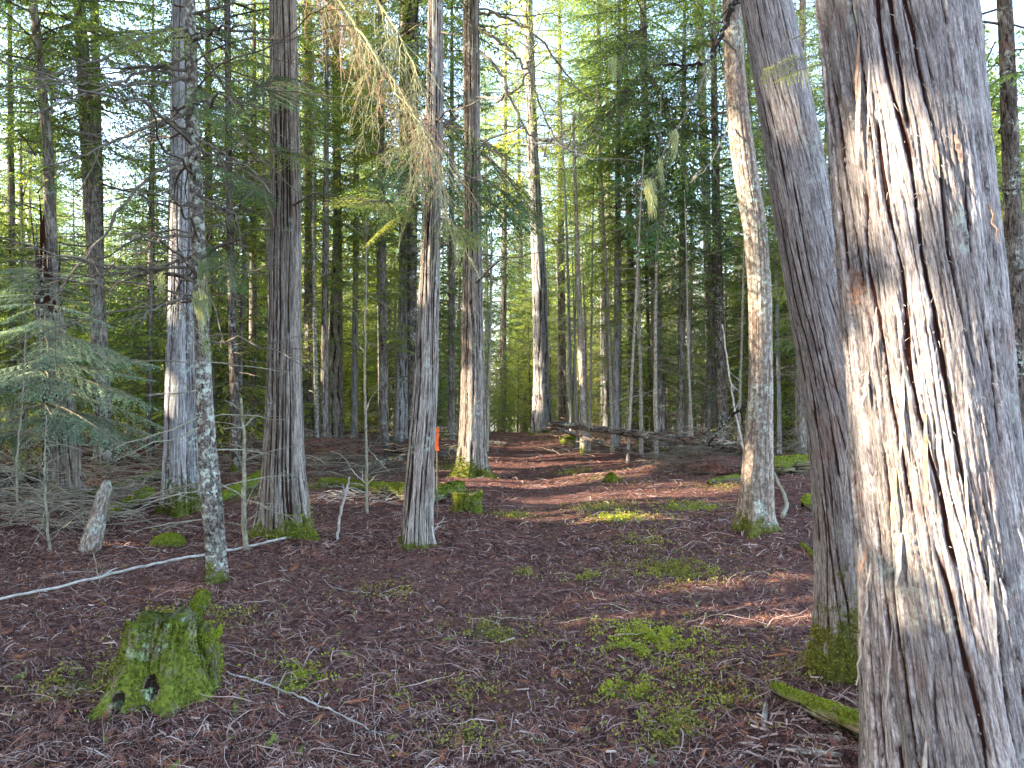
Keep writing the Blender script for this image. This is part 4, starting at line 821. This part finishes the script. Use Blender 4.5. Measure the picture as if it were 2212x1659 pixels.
# dark hollows in the stump
def logm(label, a, b_, r0, r1, seed, mossamt=.9, name='fallen_log', cat='log', matk='wood_moss', leaves=1500, ls=.02, nu=40, seg=.03, sink=.3, topmoss=True, bend=0.0, group=None, wig=.0):
    a = np.array(a, float); b_ = np.array(b_, float); Lg = np.linalg.norm(b_-a); n = max(10, int(Lg/seg)); t = np.linspace(0, 1, n); d = nrm(b_-a); s_ = nrm(np.cross(d, [0, 0, 1.])); u = np.cross(s_, d)
    C = a+np.outer(t, b_-a)+np.outer(np.sin(t*math.pi)*bend, u)+np.outer((fbm(t*5, t*0+seed, 0, seed, 3)-.5)*wig, s_)
    th = np.linspace(0, 2*math.pi, nu+1); TH, TT = np.meshgrid(th, t); rr_ = r0+(r1-r0)*TT
    per = max(5, int(2*math.pi*r0/.04)); U = TH/(2*math.pi)*per; f1, f2, idd = worley(U, TT*Lg/.35, per, seed); crk = ssf(.03, .3, f2-f1)
    en = np.minimum(1, np.minimum(TT, 1-TT)*n/2.5+.35*vn(np.cos(TH)*4+9, np.sin(TH)*4, 0, seed))
    RD = rr_*(1+.22*(crk-.6)+.35*(fbm(np.cos(TH)*2, np.sin(TH)*2, TT*Lg*5, seed, 4)-.5))*np.sqrt(en)
    V = C[:, None]+RD[..., None]*(s_*np.cos(TH)[..., None]+u*np.sin(TH)[..., None]); 
    ms = mossamt*(np.clip(np.sin(TH)*.7+.45, 0, 1) if topmoss else 1.0)*np.ones_like(TH)
    i = (np.arange(n-1)[:, None]*(nu+1)+np.arange(nu)[None]).ravel(); Q = np.stack([i, i+1, i+nu+2, i+nu+1], 1)
    uv = np.stack([(TH*r0).ravel(), (TT*Lg).ravel()], 1)
    me = mkmesh(name, V.reshape(-1, 3), Q, M[matk], {'crk': crk.ravel(), 'moss': ms.ravel(), 'cell': idd.ravel()}, uv, smooth=True)
    # centre the origin at the middle of the log
    o = props(link(name, me), label, cat, group)
    if leaves:
        Cc, Nn = on_mesh(me, leaves, seed); Nn = np.abs(Nn)*np.array([0, 0, 1])+Nn*.5; mossleaf('moss', Cc, Nn, ls, 'moss', o, seed)
    return o
def onG(dx, dy, up=0.0): q = at(dx, dy); return q+np.array([0, 0, up])
logm('low moss covered log running from the foreground stump toward the thin lichened trunk', onG(392, 1400, -.02), onG(442, 1275, -.03), .06, .055, 211, .8, leaves=3500, ls=.014)
stump('small weathered mossy stump beside the path at centre', *(onG(1010, 1108)+np.array([0, .15, 0]))[:2], .155, .27, 221, (0, 0), .25, .05, leaves=2500, ls=.022, nu=70, dv=.02, r_top=1.02, mossamt=.7)
logm('mossy log lying between the orange taped cedar and the small stump', onG(925, 1090, .12), onG(1000, 1075, .14), .09, .10, 222, 1.2, leaves=1800, ls=.025)
logm('thick moss covered log left of the orange taped cedar', onG(700, 1050, .04), onG(905, 1085, .09), .085, .13, 223, .75, leaves=3000, ls=.025, wig=.25)
logm('mossy log partly hidden behind the straight brown cedar', onG(470, 1085, .0), onG(575, 1040, .1), .08, .1, 224, 1.0, leaves=1800, ls=.025)
logm('splintered mossy log end at the foot of the huge cedar', onG(1668, 1500, .03), onG(1900, 1618, .06), .028, .062, 225, .75, leaves=2600, ls=.010, seg=.012, nu=60)
logm('flat pale splinter of wood under the splintered mossy log', onG(1720, 1595, .01), onG(1830, 1603, .01), .010, .014, 226, .2, leaves=0, matk='fir', cat='wood piece', name='wood_splinter')
logm('upright short brown bark chip on the litter near the bottom right', onG(1655, 1520, .008), onG(1648, 1580, .008), .012, .014, 227, .0, leaves=0, matk='fir', cat='wood piece', name='wood_splinter')
logm('long brown bark slab beneath the mossy log end at bottom right', onG(1690, 1625, .008), onG(1830, 1640, .008), .012, .016, 228, .0, leaves=0, matk='fir', cat='wood piece', name='wood_splinter')
logm('tilted mossy broken snag standing beside the fallen log at left', onG(190, 1195, -.03), P(232, 1038, onG(190, 1195)[1]+.25), .095, .05, 229, .22, name='broken_snag', cat='snag', leaves=250, ls=.02, topmoss=False, matk='fir')
logm('green mossy log pointing at the foot of the silvery cedar', onG(222, 1125, .05), onG(325, 1080, .1), .07, .08, 230, 1.2, leaves=1800, ls=.024)
logm('dead grey log lying above the green mossy log at left', onG(200, 1080, .06), onG(345, 1035, .08), .06, .07, 231, .5, leaves=500, ls=.024)
logm('dark log heap at the far left behind thin branches', onG(-60, 1080, .12), onG(150, 1050, .12), .2, .16, 232, .3, leaves=500, ls=.03, matk='dark')
logm('long thin fallen log raised above the brush right of the path', P(1185, 914, 16.5), P(1625, 968, 13.5), .055, .085, 233, .2, leaves=0, matk='dark', wig=.15)
logm('second thin log slanting under the raised fallen log', P(1190, 922, 16.5), P(1400, 990, 14.5), .035, .03, 234, .2, leaves=0, matk='dark', wig=.1)
logm('thick dark mossy log between the curved trunk and leaning cedar', onG(1665, 1025, .12), onG(1790, 1020, .14), .15, .17, 235, .8, leaves=1500, ls=.03, matk='wood_moss')
logm('square cut mossy log end left of the leaning cedar', onG(1735, 1105, .09), onG(1800, 1100, .1), .10, .10, 236, 1.1, leaves=1300, ls=.022)
logm('forked green mossy stick near the leaning cedar', onG(1730, 1180, .02), onG(1768, 1215, .02), .022, .02, 237, 1.2, leaves=500, ls=.014)
logm('orange lit mossy log at the left of the curved trunk foot', onG(1530, 1050, .04), onG(1600, 1040, .05), .06, .07, 238, .6, leaves=500, ls=.022)
logm('dark log piece on the crest just left of the path', onG(1050, 962, .05), onG(1098, 965, .05), .08, .06, 239, .2, leaves=0, matk='dark')
def mound(name, label, dx, dy, rx, ry, h, seed, matk='wood_moss', leaves=2500, ls=.016, cat='moss clump', mossamt=1.2):
    c_ = onG(dx, dy); nu, nv = 64, 26; th = np.linspace(0, 2*math.pi, nu+1); ph = np.linspace(-.25, math.pi/2-.02, nv); TH, PH = np.meshgrid(th, ph)
    k = 1+.5*(fbm(np.cos(TH)*np.cos(PH)*2+seed, np.sin(TH)*np.cos(PH)*2, np.sin(PH)*2, seed, 4)-.5)
    V = np.stack([c_[0]+rx*np.cos(TH)*np.cos(PH)*k, c_[1]+ry*np.sin(TH)*np.cos(PH)*k, c_[2]+h*np.sin(PH)*k], -1).reshape(-1, 3)
    i = (np.arange(nv-1)[:, None]*(nu+1)+np.arange(nu)[None]).ravel(); Q = np.stack([i, i+1, i+nu+2, i+nu+1], 1); o1 = np.ones(len(V))
    me = mkmesh(name, V, Q, M[matk], {'crk': o1, 'moss': o1*mossamt, 'cell': o1*.5}, np.stack([TH.ravel()*rx, PH.ravel()*h], 1), smooth=True)
    o = props(link(name, me), label, cat)
    if leaves: C, Nn = on_mesh(me, leaves, seed); mossleaf('moss', C, Nn, ls, 'moss', o, seed)
    return o
mound('mossy_rock', 'rounded mossy rock on the litter between the lichened trunk and leaning snag', 362, 1180, .17, .12, .12, 241, cat='rock', leaves=2600)
mound('moss_clump', 'small round bright moss cushion at the right edge of the path', 1320, 1040, .11, .1, .12, 242, leaves=1400, ls=.025)
mound('mossy_stump', 'low mossy lump at the near end of the raised fallen log', 1240, 958, .35, .3, .22, 243, leaves=1200, ls=.04, cat='stump')
mound('root_plate', 'dark mound of roots and twigs left of the curved trunk', 1545, 1010, .6, .45, .22, 244, matk='ground', leaves=0, cat='root plate', mossamt=.1)

logm('dark bent log heaped in the brush behind the thin pale pole sapling', onG(690, 1010, .12), onG(840, 985, .22), .07, .05, 261, .2, leaves=0, matk='dark', wig=.3)
logm('dark log crossing low behind the left of the taped cedar', onG(780, 1025, .1), onG(905, 1000, .2), .06, .08, 262, .3, leaves=300, ls=.03, matk='dark', wig=.3)
logm('dark broken log between the taped and the path edge cedars', onG(925, 1000, .14), onG(1000, 985, .1), .11, .08, 263, .3, leaves=200, ls=.03, matk='dark')
mound('litter_mound', 'low hummock of dark litter and sticks behind the taped cedar', 930, 985, .9, .5, .4, 264, matk='ground', leaves=0, cat='mound', mossamt=.2)
mound('litter_mound', 'low hummock of litter left of the thin pale pole sapling', 720, 985, 1.0, .5, .35, 265, matk='ground', leaves=0, cat='mound', mossamt=.3)
# long pale branch on the ground and other sticks
def stick(label, pts, r0, r1, matk, seed, nt_=6, tl=.12, up=.02, name='fallen_branch', group=None, cat='branch'):
    r2 = np.random.RandomState(seed); W_ = [onG(a, b_, up) if len(q_ := (a, b_)) == 2 else 0 for a, b_ in pts]
    e = props(bpy.data.objects.new(name, None), label, cat, group); bpy.data.objects.remove(e)
    o, Pp = poly(name, W_, r0, r1, matk, None, r2, nt_, tl, .003); return props(o, label, cat, group)
stick('long pale fallen branch crossing the litter at left below the brown cedar', [(-20, 1308), (120, 1280), (250, 1245), (380, 1215), (500, 1195), (570, 1180), (635, 1163)], .010, .014, 'twig_pale', 301, 8, .12, .03)
stick('grey fallen branch running right from the foreground stump', [(478, 1458), (560, 1478), (640, 1510), (720, 1545), (830, 1600)], .006, .004, 'twig_pale', 302, 9, .12, .015)
stick('pale curved branch on the dark mound at right', [(1440, 982), (1500, 980), (1560, 985), (1600, 995)], .02, .012, 'twig_pale', 303, 6, .3, .15)
stick('thin curled twig on the litter below the centre cedar', [(700, 1255), (712, 1270), (750, 1280), (800, 1284)], .003, .002, 'twig_pale', 304, 1, .05, .012)
stick('hook shaped pale twig lying on the path foreground', [(1065, 1310), (1078, 1325), (1075, 1345), (1060, 1362)], .004, .002, 'twig_lichen', 305, 1, .03, .015)
stick('dark stick lying flat in the bottom centre foreground', [(1120, 1580), (1160, 1605), (1200, 1622)], .008, .005, 'twig', 306, 2, .05, .012)
stick('thin curved twig beside the bottom centre stick', [(1140, 1500), (1150, 1545), (1180, 1575), (1240, 1590)], .003, .002, 'twig_pale', 307, 2, .05, .012)
stick('pale thin twig on the litter right of the path middle', [(1335, 1420), (1370, 1440), (1410, 1452)], .004, .002, 'twig_pale', 308, 3, .05, .012)
stick('long thin twig lying across the path right of centre', [(1480, 1350), (1560, 1330), (1650, 1300)], .004, .002, 'twig_red', 309, 4, .07, .015)
stick('twisted grey root at the right foot of the curved trunk', [(1672, 1035), (1682, 1060), (1695, 1085), (1700, 1110), (1690, 1135)], .022, .028, 'twig_lichen', 310, 0, .1, .10, name='surface_root', cat='root')
stick('dark branch lying over the brush left of the taped cedar', [(745, 965), (790, 990), (860, 998), (880, 1005)], .022, .02, 'dark', 311, 7, .35, .2)
stick('arched bare branch bleached by sun left of the taped cedar', [(690, 990), (740, 1005), (765, 1050), (790, 1075)], .012, .008, 'twig_pale', 312, 9, .3, .2)
def standing(label, pts, Y, r0, r1, matk, seed, nt_=6, tl=.3, name='dead_sapling', cat='sapling', lev=1):
    r2 = np.random.RandomState(seed); o, Pp = poly(name, [P(a, b_, Y) for a, b_ in pts], r0, r1, matk, None, r2, nt_, tl, .004, lev=lev); return props(o, label, cat)
Yq = at(730, 1168)[1]
standing('small forked white stick standing in the litter between two cedars', [(728, 1172), (733, 1120), (745, 1070), (755, 1030)], Yq, .016, .010, 'twig_pale', 321, 4, .3)
Yq = at(793, 1108)[1]
standing('thin pale pole sapling standing left of the taped cedar', [(793, 1110), (791, 960), (788, 830), (790, 640), (792, 480)], Yq, .02, .008, 'twig_lichen', 322, 26, .6)
standing('thin grey sapling rising close behind the taped cedar', [(932, 1190), (935, 1050), (937, 900), (945, 700)], 7.9, .014, .008, 'twig_pale', 323, 6, .3)
standing('thin grey sapling right beside the path-edge cedar', [(1052, 975), (1056, 800), (1060, 650), (1062, 500)], 15, .035, .02, 'twig_lichen', 324, 24, .8)
Yq = at(525, 1190)[1]
standing('short lichened dead sapling left of the brown cedar', [(530, 1195), (525, 1080), (528, 960), (520, 860)], Yq, .028, .012, 'twig_lichen', 325, 14, .5)
Yq = at(105, 1190)[1]
standing('dead twiggy sapling standing near the left edge', [(108, 1195), (100, 1100), (96, 1000), (100, 900)], Yq, .016, .006, 'twig_lichen', 326, 30, .6, lev=2)
standing('bare slanting stick leaning right of the dark root mound', [(1608, 980), (1590, 900), (1578, 830), (1560, 700)], 13, .022, .012, 'twig_pale', 327, 6, .4)
standing('dark bent branch sticking up behind the curved trunk', [(1530, 960), (1555, 925), (1590, 890), (1625, 868)], 12.5, .02, .022, 'dark', 328, 6, .4)
Yq = at(30, 1120)[1]
standing('lichened dead sapling with drooping twigs at the left edge', [(40, 1130), (35, 1000), (50, 850), (55, 700)], Yq, .016, .006, 'twig_lichen', 329, 34, .8, lev=2)
Yq = at(212, 1260)[1]
standing('tiny crooked twig standing above the long pale branch at left', [(215, 1265), (210, 1230), (200, 1195)], Yq, .005, .003, 'twig_lichen', 330, 4, .1)

# orange flagging tape behind the taped cedar
a = P(944, 924, 9.2); b2 = P(944, 974, 9.2); tt = np.linspace(0, 1, 8)
ctr = a+np.outer(tt, b2-a)+np.stack([.006*np.sin(tt*7), .01*np.cos(tt*6), 0*tt], 1); w = np.array([.022, 0, 0]); o3 = np.array([0, .003, 0])
q = np.concatenate([np.stack([ctr[:-1]-w+s*o3, ctr[:-1]+w+s*o3, ctr[1:]+w+s*o3, ctr[1:]-w+s*o3], 1) for s in (-1, 1)]+[np.stack([ctr[:-1]+g_*w-o3, ctr[:-1]+g_*w+o3, ctr[1:]+g_*w+o3, ctr[1:]+g_*w-o3], 1) for g_ in (-1, 1)])
tp = empty('marker_stake', (float(ctr[-1][0]), 9.2, float(gh(ctr[-1][0], 9.2))), 'thin trail stake with bright orange top beside the taped cedar', 'marker')
link('orange_tape', mkmesh('orange_tape', q.reshape(-1, 3), np.arange(len(q)*4).reshape(-1, 4), M['orange']), tp)
tb = TB(); tb.tube([np.array([ctr[-1][0]-.004, 9.21, float(gh(ctr[-1][0], 9.2))-.05]), ctr[-1]+np.array([-.004, .01, 0]), ctr[0]+np.array([-.004, .012, -.01])], [.011, .010, .008], 6); link('stake_post', tb.mesh('stake_post', M['twig']), tp)

# red splintered cedar snag at far left
Y = 11.0; pf = prof(Y, [(640, 78, 128), (760, 88, 142), (900, 96, 160), (980, 96, 168)], None)
SN = empty('splintered_snag', (pf[0][1], pf[0][2], pf[0][0]+.15), 'shattered cedar snag with red splintered wood at far left', 'snag')
me, ax = trunkmesh('trunk', pf, pf[-1][0]+.02, 'cedar_brown', 71, nu=80, dv=.03, cellw=.05, celll=.6, amp=.16, flare=.4, rough=.2, jag=.3); link('trunk', me, SN)
rr_ = np.random.RandomState(21)
for i in range(22):
    x0 = rr_.uniform(80, 126); y0 = rr_.uniform(640, 700); top_ = rr_.choice([rr_.uniform(400, 520), rr_.uniform(520, 620)]); lx = x0+rr_.uniform(-30, 6)
    Yd = Y+rr_.uniform(-.14, .1); tb = TB(); pts = np.array([P(x0, y0+20, Yd), P((x0+lx)/2+rr_.uniform(-3, 3), (y0+top_)/2, Yd), P(lx, top_, Yd)]); tb.tube(np.stack([np.interp(np.linspace(0, 1, 9), [0, .5, 1], pts[:, c]) for c in range(3)], 1)+rr_.normal(0, .006, (9, 3)), np.linspace(.045, .004, 9)*rr_.uniform(.5, 1.1), 5)
    link('splinter', tb.mesh('splinter', M['red' if i % 4 else 'cedar_pale'], smooth=False), SN)
logm('leaning grey trunk propped against the red snag at far left', onG(-40, 1000, .1)*np.array([1, 0, 1])+np.array([0, 11.3, 0]), P(120, 780, 11.2), .17, .13, 72, .1, name='leaning_trunk', cat='tree', matk='cedar_brown', leaves=0, nu=60)
# bluish fir boughs over the snag, near left edge
FR = empty('young_fir', tuple(onG(95, 1090)), 'young fir with soft blue green boughs at the left edge', 'tree')
g0 = onG(95, 1090); tb = TB(); tb.tube([g0-np.array([0, 0, .1]), g0+np.array([.02, 0, 1.2]), g0+np.array([-.03, 0, 2.6]), g0+np.array([0, 0, 3.4])], [.035, .03, .018, .006], 8); link('trunk', tb.mesh('trunk', M['lichen_bark']), FR)
for i in range(56):
    z = rr_.uniform(1.1, 3.3)-.2; a = rr_.uniform(0, 6.28); Lb = (3.7-z)*rr_.uniform(.4, .72)+.2; o_ = g0+np.array([0, 0, z]); tip_ = o_+np.array([math.cos(a)*Lb, math.sin(a)*Lb*.8, -Lb*rr_.uniform(.1, .5)])
    spray('bough', FR, o_, tip_, FINE2[i % 3], 'leaf_blue', rr_.uniform(-.3, .3), 'twig_lichen')
# saplings and low greenery at the crest
put('young_conifer', *at(950, 952)[:2], .35, 1.0, 'low feathery green sapling behind the path-edge cedar at left', 'sapling', None, CR_UND[0], TR_U[0])
for i, (dx, Yd, sc, lb) in enumerate(((1090, 25, .36, 'pale green feathery sapling where the path ends'), (1118, 27, .42, 'taller pale green sapling just behind the feathery one at the path end'), (1068, 23, .30, 'small feathery sapling at the left of the path end'), (980, 19, .5, 'green young conifer between the taped and path-edge cedars'))):
    put('young_conifer', (dx-CX)/F*Yd, Yd, sc, i*2.0, lb, 'sapling', None, CR_UND[i % 3], TR_U[i % 3])

# brush piles (heaps of twigs nobody could count)
def brush(name, label, dx0, dx1, dy0, dy1, n, l, h, matk, seed):
    r2 = np.random.RandomState(seed); tb = TB()
    for i in range(n):
        p_ = onG(r2.uniform(dx0, dx1), r2.uniform(dy0, dy1)); a = r2.uniform(0, 6.28); p_[2] += abs(r2.normal(0, h*.45))
        twigs(tb, p_, nrm(np.array([math.cos(a), math.sin(a)*.7, r2.uniform(-.1, .45)])), l*r2.uniform(.4, 1.2), r2.uniform(.003, .010), r2, 5, 1, .3, .25, k=3)
    props(link(name, tb.mesh(name, M[matk])), label, 'brush', kind='stuff')
brush('brush', 'heap of grey dead twigs left of the taped cedar', 680, 910, 960, 1040, 560, .65, .5, 'twig', 401)
brush('brush', 'tangle of dead twigs on the dark mound right of the path', 1400, 1620, 960, 1030, 520, .6, .42, 'twig', 402)
brush('brush', 'twigs scattered beneath the raised fallen log', 1180, 1620, 930, 985, 420, .7, .45, 'twig_tan', 403)
brush('brush', 'reddish twigs heaped at the right side of the path end', 1190, 1270, 915, 960, 120, .8, .45, 'twig_red', 404)
brush('brush', 'grey tangle of dead branches along the left edge', -40, 330, 990, 1150, 520, .65, .4, 'twig_tan', 405)
brush('brush', 'lichened dead branches in front of the far left logs', -40, 300, 1000, 1160, 90, .6, .4, 'twig_lichen', 406)
brush('brush', 'sunlit pale twigs on the ground left of the taped cedar', 700, 900, 1062, 1090, 90, .35, .08, 'twig_pale', 407)
brush('brush', 'dim twigs strewn on the slope behind the left cedars', 330, 700, 930, 1040, 460, .7, .4, 'twig_tan', 408)
brush('brush', 'dead twigs in the dark gap left of the leaning cedar', 1660, 1790, 930, 1010, 260, .7, .45, 'twig', 409)
brush('brush', 'dark tangle behind the taped cedar near the path edge', 930, 1000, 960, 1005, 170, .6, .5, 'twig', 410)

# ------------------------------------------------------------------ litter
def strips(n, seed, ymin, ymax, lmin, lmax, w0, w1, curl, lift, mats, name, label, segs=4, power=1.3, spread=.74, avoidpath=False, probs=None):
    r2 = np.random.RandomState(seed)
    u = r2.rand(n); y = (ymin**(1-power)+u*(ymax**(1-power)-ymin**(1-power)))**(1/(1-power)); x = r2.uniform(-1, 1, n)*(spread*y+.4)
    a = r2.uniform(0, 2*math.pi, n); cu = r2.normal(0, curl, n); sc = 1+np.clip((y-6)/14, 0, 1.2); ln = r2.uniform(lmin, lmax, n)*sc; wd = r2.uniform(w0, w1, n)*sc
    X = np.zeros((n, segs+1)); Y = np.zeros((n, segs+1)); A = np.zeros((n, segs+1)); X[:, 0] = x; Y[:, 0] = y; A[:, 0] = a
    for s in range(segs):
        A[:, s+1] = A[:, s]+cu/segs+r2.normal(0, .12, n); X[:, s+1] = X[:, s]+np.cos(A[:, s])*ln/segs; Y[:, s+1] = Y[:, s]+np.sin(A[:, s])*ln/segs
    kk = (fbm(x*2.2, y*2.2, 0, 91, 3)+.25*r2.rand(n)+.10-.16*np.exp(-((x-pathx(y))/.35)**2)) > .53; X, Y, A, n = X[kk], Y[kk], A[kk], int(kk.sum()); wd = wd[kk]
    g = gh(X, Y)+((fbm(X*9, Y*9, 0, 11, 4)-.5)*.05+(fbm(X*28, Y*28, 0, 31, 2)-.5)*.016)*np.exp(-np.hypot(X, Y-4)/25)
    t = np.linspace(0, 1, segs+1)[None]; tl = r2.normal(0, 1, n)[:, None]
    Z = g+.004+lift*r2.rand(n)[:, None]*np.sin(t*math.pi)+np.abs(tl)*lift*.5*t
    ti = r2.normal(0, .5, n)[:, None]; px = -np.sin(A)*wd[:, None]*np.cos(ti); py = np.cos(A)*wd[:, None]*np.cos(ti); pz = wd[:, None]*np.sin(ti)*np.ones_like(A)
    tp_ = (1-.6*t)
    Lf = np.stack([X+px*tp_, Y+py*tp_, Z+pz*tp_], -1); Rt = np.stack([X-px*tp_, Y-py*tp_, Z-pz*tp_], -1)
    V = np.stack([Lf, Rt], 2).reshape(-1, 3)                       # n, segs+1, 2
    b_ = (np.arange(n)[:, None]*(segs+1)+np.arange(segs)[None])*2; b_ = b_.ravel(); Q = np.stack([b_, b_+1, b_+3, b_+2], 1)
    mi = np.repeat(r2.choice(len(mats), n, p=probs), segs)
    props(link(name, mkmesh(name, V, Q, [M[k] for k in mats], midx=mi)), label, 'litter', kind='stuff')
strips(135000, 501, 1.6, 9, .025, .11, .0008, .0025, .6, .022, ['l_dark', 'l_red', 'l_brown', 'l_pale'], 'litter', 'fine needles and twiglets carpeting the near forest floor', 3, 1.6, probs=[.34, .34, .25, .07])
strips(30000, 502, 7, 26, .05, .2, .002, .005, .6, .03, ['l_dark', 'l_red', 'l_brown', 'l_pale'], 'litter', 'fine twigs carpeting the farther forest floor', 3, 1.4, probs=[.38, .36, .20, .06])
strips(5200, 503, 1.8, 18, .10, .42, .0016, .0034, .8, .035, ['l_brown', 'l_pale', 'l_red', 'l_dark'], 'litter', 'longer arched twigs lying on the needle carpet', 8, 1.5, probs=[.38, .13, .30, .19])
# bark chips and wood bits
r2 = np.random.RandomState(560); n = 520; y = 1.9*(10/1.9)**r2.rand(n); x = r2.uniform(-1, 1, n)*(.72*y+.2); x[:230] = 1.25+r2.normal(0, .35, 230); y[:230] = 2.6+np.abs(r2.normal(0, .8, 230)); a = r2.uniform(0, 6.28, n)
l = r2.uniform(.008, .04, n)*r2.choice([1, 1, 1.8], n); w_ = r2.uniform(.0015, .005, n); d = np.stack([np.cos(a), np.sin(a), r2.normal(0, .12, n)], 1); sv = np.stack([-np.sin(a), np.cos(a), r2.normal(0, .3, n)], 1); c_ = np.stack([x, y, gh(x, y)+.022], 1); up_ = np.array([0, 0, .003])
cor = [c_-d*l[:, None]-sv*w_[:, None]*.5, c_+d*l[:, None]-sv*w_[:, None], c_+d*l[:, None]*.8+sv*w_[:, None], c_-d*l[:, None]*.9+sv*w_[:, None]]
qc = np.concatenate([np.stack([k_+up_ for k_ in cor], 1)]+[np.stack([cor[k_]-up_, cor[(k_+1) % 4]-up_, cor[(k_+1) % 4]+up_, cor[k_]+up_], 1) for k_ in range(4)])
props(link('wood_chips', mkmesh('wood_chips', qc.reshape(-1, 3), np.arange(len(qc)*4).reshape(-1, 4), [M['l_brown'], M['l_pale'], M['l_orange']], midx=np.tile(r2.choice(3, n, p=[.5, .3, .2]), 5))), 'bark chips and wood bits scattered over the near floor', 'litter', kind='stuff')
# shed cedar fronds
def fronds(n, seed, matk, size=(.05, .13), centre=None, rad=None):
    r2 = np.random.RandomState(seed); q = []
    tn = []                                                         # frond template, unit length
    for s in np.linspace(.1, .95, 9):
        for sg in (-1, 1):
            l = .30*(1-s)**.6; d = np.array([.75, sg*.66, 0]); tn.append(leafquads(np.array([[s, 0, 0]]), d[None], np.array([[0, 0, 1.]]), np.array([l+.05]), np.array([.035]))[0])
    tn.append(leafquads(np.array([[0, 0, 0.]]), np.array([[1., 0, 0]]), np.array([[0, 0, 1.]]), np.array([1.0]), np.array([.05]))[0]); tn = np.array(tn)
    for i in range(n):
        if centre is None:
            y = 1.8*(9/1.8)**(r2.rand()**1.2); x = r2.uniform(-1, 1)*(.74*y+.3)
        else: x = centre[0]+r2.normal(0, rad); y = centre[1]+r2.normal(0, rad)
        s_ = r2.uniform(*size); t3 = tn.copy().reshape(-1, 3); t3[:, 2] += .25*t3[:, 0]**2*r2.uniform(-.3, 1)-.4*t3[:, 1]**2
        q.append(place(t3, r2.uniform(0, 6.28), r2.uniform(-.1, .35), r2.normal(0, .4), s_, (x, y, float(gh(x, y))+.012+float((fbm(np.array([x*9]), np.array([y*9]), 0, 11, 4)[0]-.5)*.05))).reshape(-1, 4, 3))
    q = np.concatenate(q); return mkmesh('fronds', q.reshape(-1, 3), np.arange(len(q)*4).reshape(-1, 4), M[matk])
props(link('shed_fronds', fronds(1500, 511, 'l_orange', (.03, .09))), 'shed rust coloured cedar fronds strewn over the near floor', 'litter', kind='stuff')
props(link('shed_fronds', fronds(2600, 513, 'l_red', (.03, .10))), 'shed dull red cedar fronds strewn over the near floor', 'litter', kind='stuff')
props(link('shed_fronds', fronds(260, 512, 'leaf', (.04, .1))), 'few green fallen sprigs on the near floor', 'litter', kind='stuff')
# moss leaflets and small plants in the patches
r2 = np.random.RandomState(520); q = []; q2 = []
for (p_, r, s), (dx, dy, _, _) in zip(mossw, MOSSP):
    n = int(s*s*9000*r*r/.07) if p_[1] < 9 else int(s*2500); n = min(n, 9000)
    f_ = np.where(r2.rand(n) < .3, 1.25, .5); x = p_[0]+r2.normal(0, r, n)*f_; y = p_[1]+r2.normal(0, r, n)*f_; k = fbm(x*14, y*14, 0, 77, 3) >.52; x, y = x[k], y[k]; n = len(x)
    z = gh(x, y)+(fbm(x*9, y*9, 0, 11, 4)-.5)*.05*np.exp(-np.hypot(x, y-4)/25)+r2.uniform(0, .04, n)*(fbm(x*14, y*14, 0, 77, 3)-.45)*6
    D = nrm(np.stack([r2.normal(0, .8, n), r2.normal(0, .8, n), r2.uniform(.1, 1, n)], 1)); sz = r2.uniform(.008, .018, n)*(1+p_[1]/14)
    (q if s >= .8 else q2).append(leafquads(np.stack([x, y, z], 1), D, nrm(r2.normal(0, .4, (n, 3))+[0, 0, 1]), sz, sz*.6))
q = np.concatenate(q); q2 = np.concatenate(q2)
props(link('low_plants', mkmesh('low_plants', q.reshape(-1, 3), np.arange(len(q)*4).reshape(-1, 4), M['clover'])), 'bright green low plants in small patches on the floor', 'ground cover', kind='stuff')
props(link('floor_moss', mkmesh('floor_moss', q2.reshape(-1, 3), np.arange(len(q2)*4).reshape(-1, 4), M['moss_dull'])), 'olive moss in thin patches on the floor', 'moss', kind='stuff')
# white lichen flecks
r2 = np.random.RandomState(530); n = 420; y = 1.9*(12/1.9)**r2.rand(n); x = r2.uniform(-1, 1, n)*(.72*y+.2); z = gh(x, y)+.022
sz = r2.uniform(.006, .016, n); qf = leafquads(np.stack([x, y, z], 1), nrm(np.stack([r2.normal(0, 1, n), r2.normal(0, 1, n), r2.uniform(0, .5, n)], 1)), nrm(r2.normal(0, .3, (n, 3))+[0, 0, 1]), sz, sz*.8)
M['fleck'] = simple('pale_fleck', (.42, .46, .42), (.68, .68, .64), 8)
props(link('lichen_flecks', mkmesh('lichen_flecks', qf.reshape(-1, 3), np.arange(n*4).reshape(-1, 4), M['fleck'])), 'pale lichen flecks dotted over the floor', 'litter', kind='stuff')
print('objects', len(bpy.data.objects))
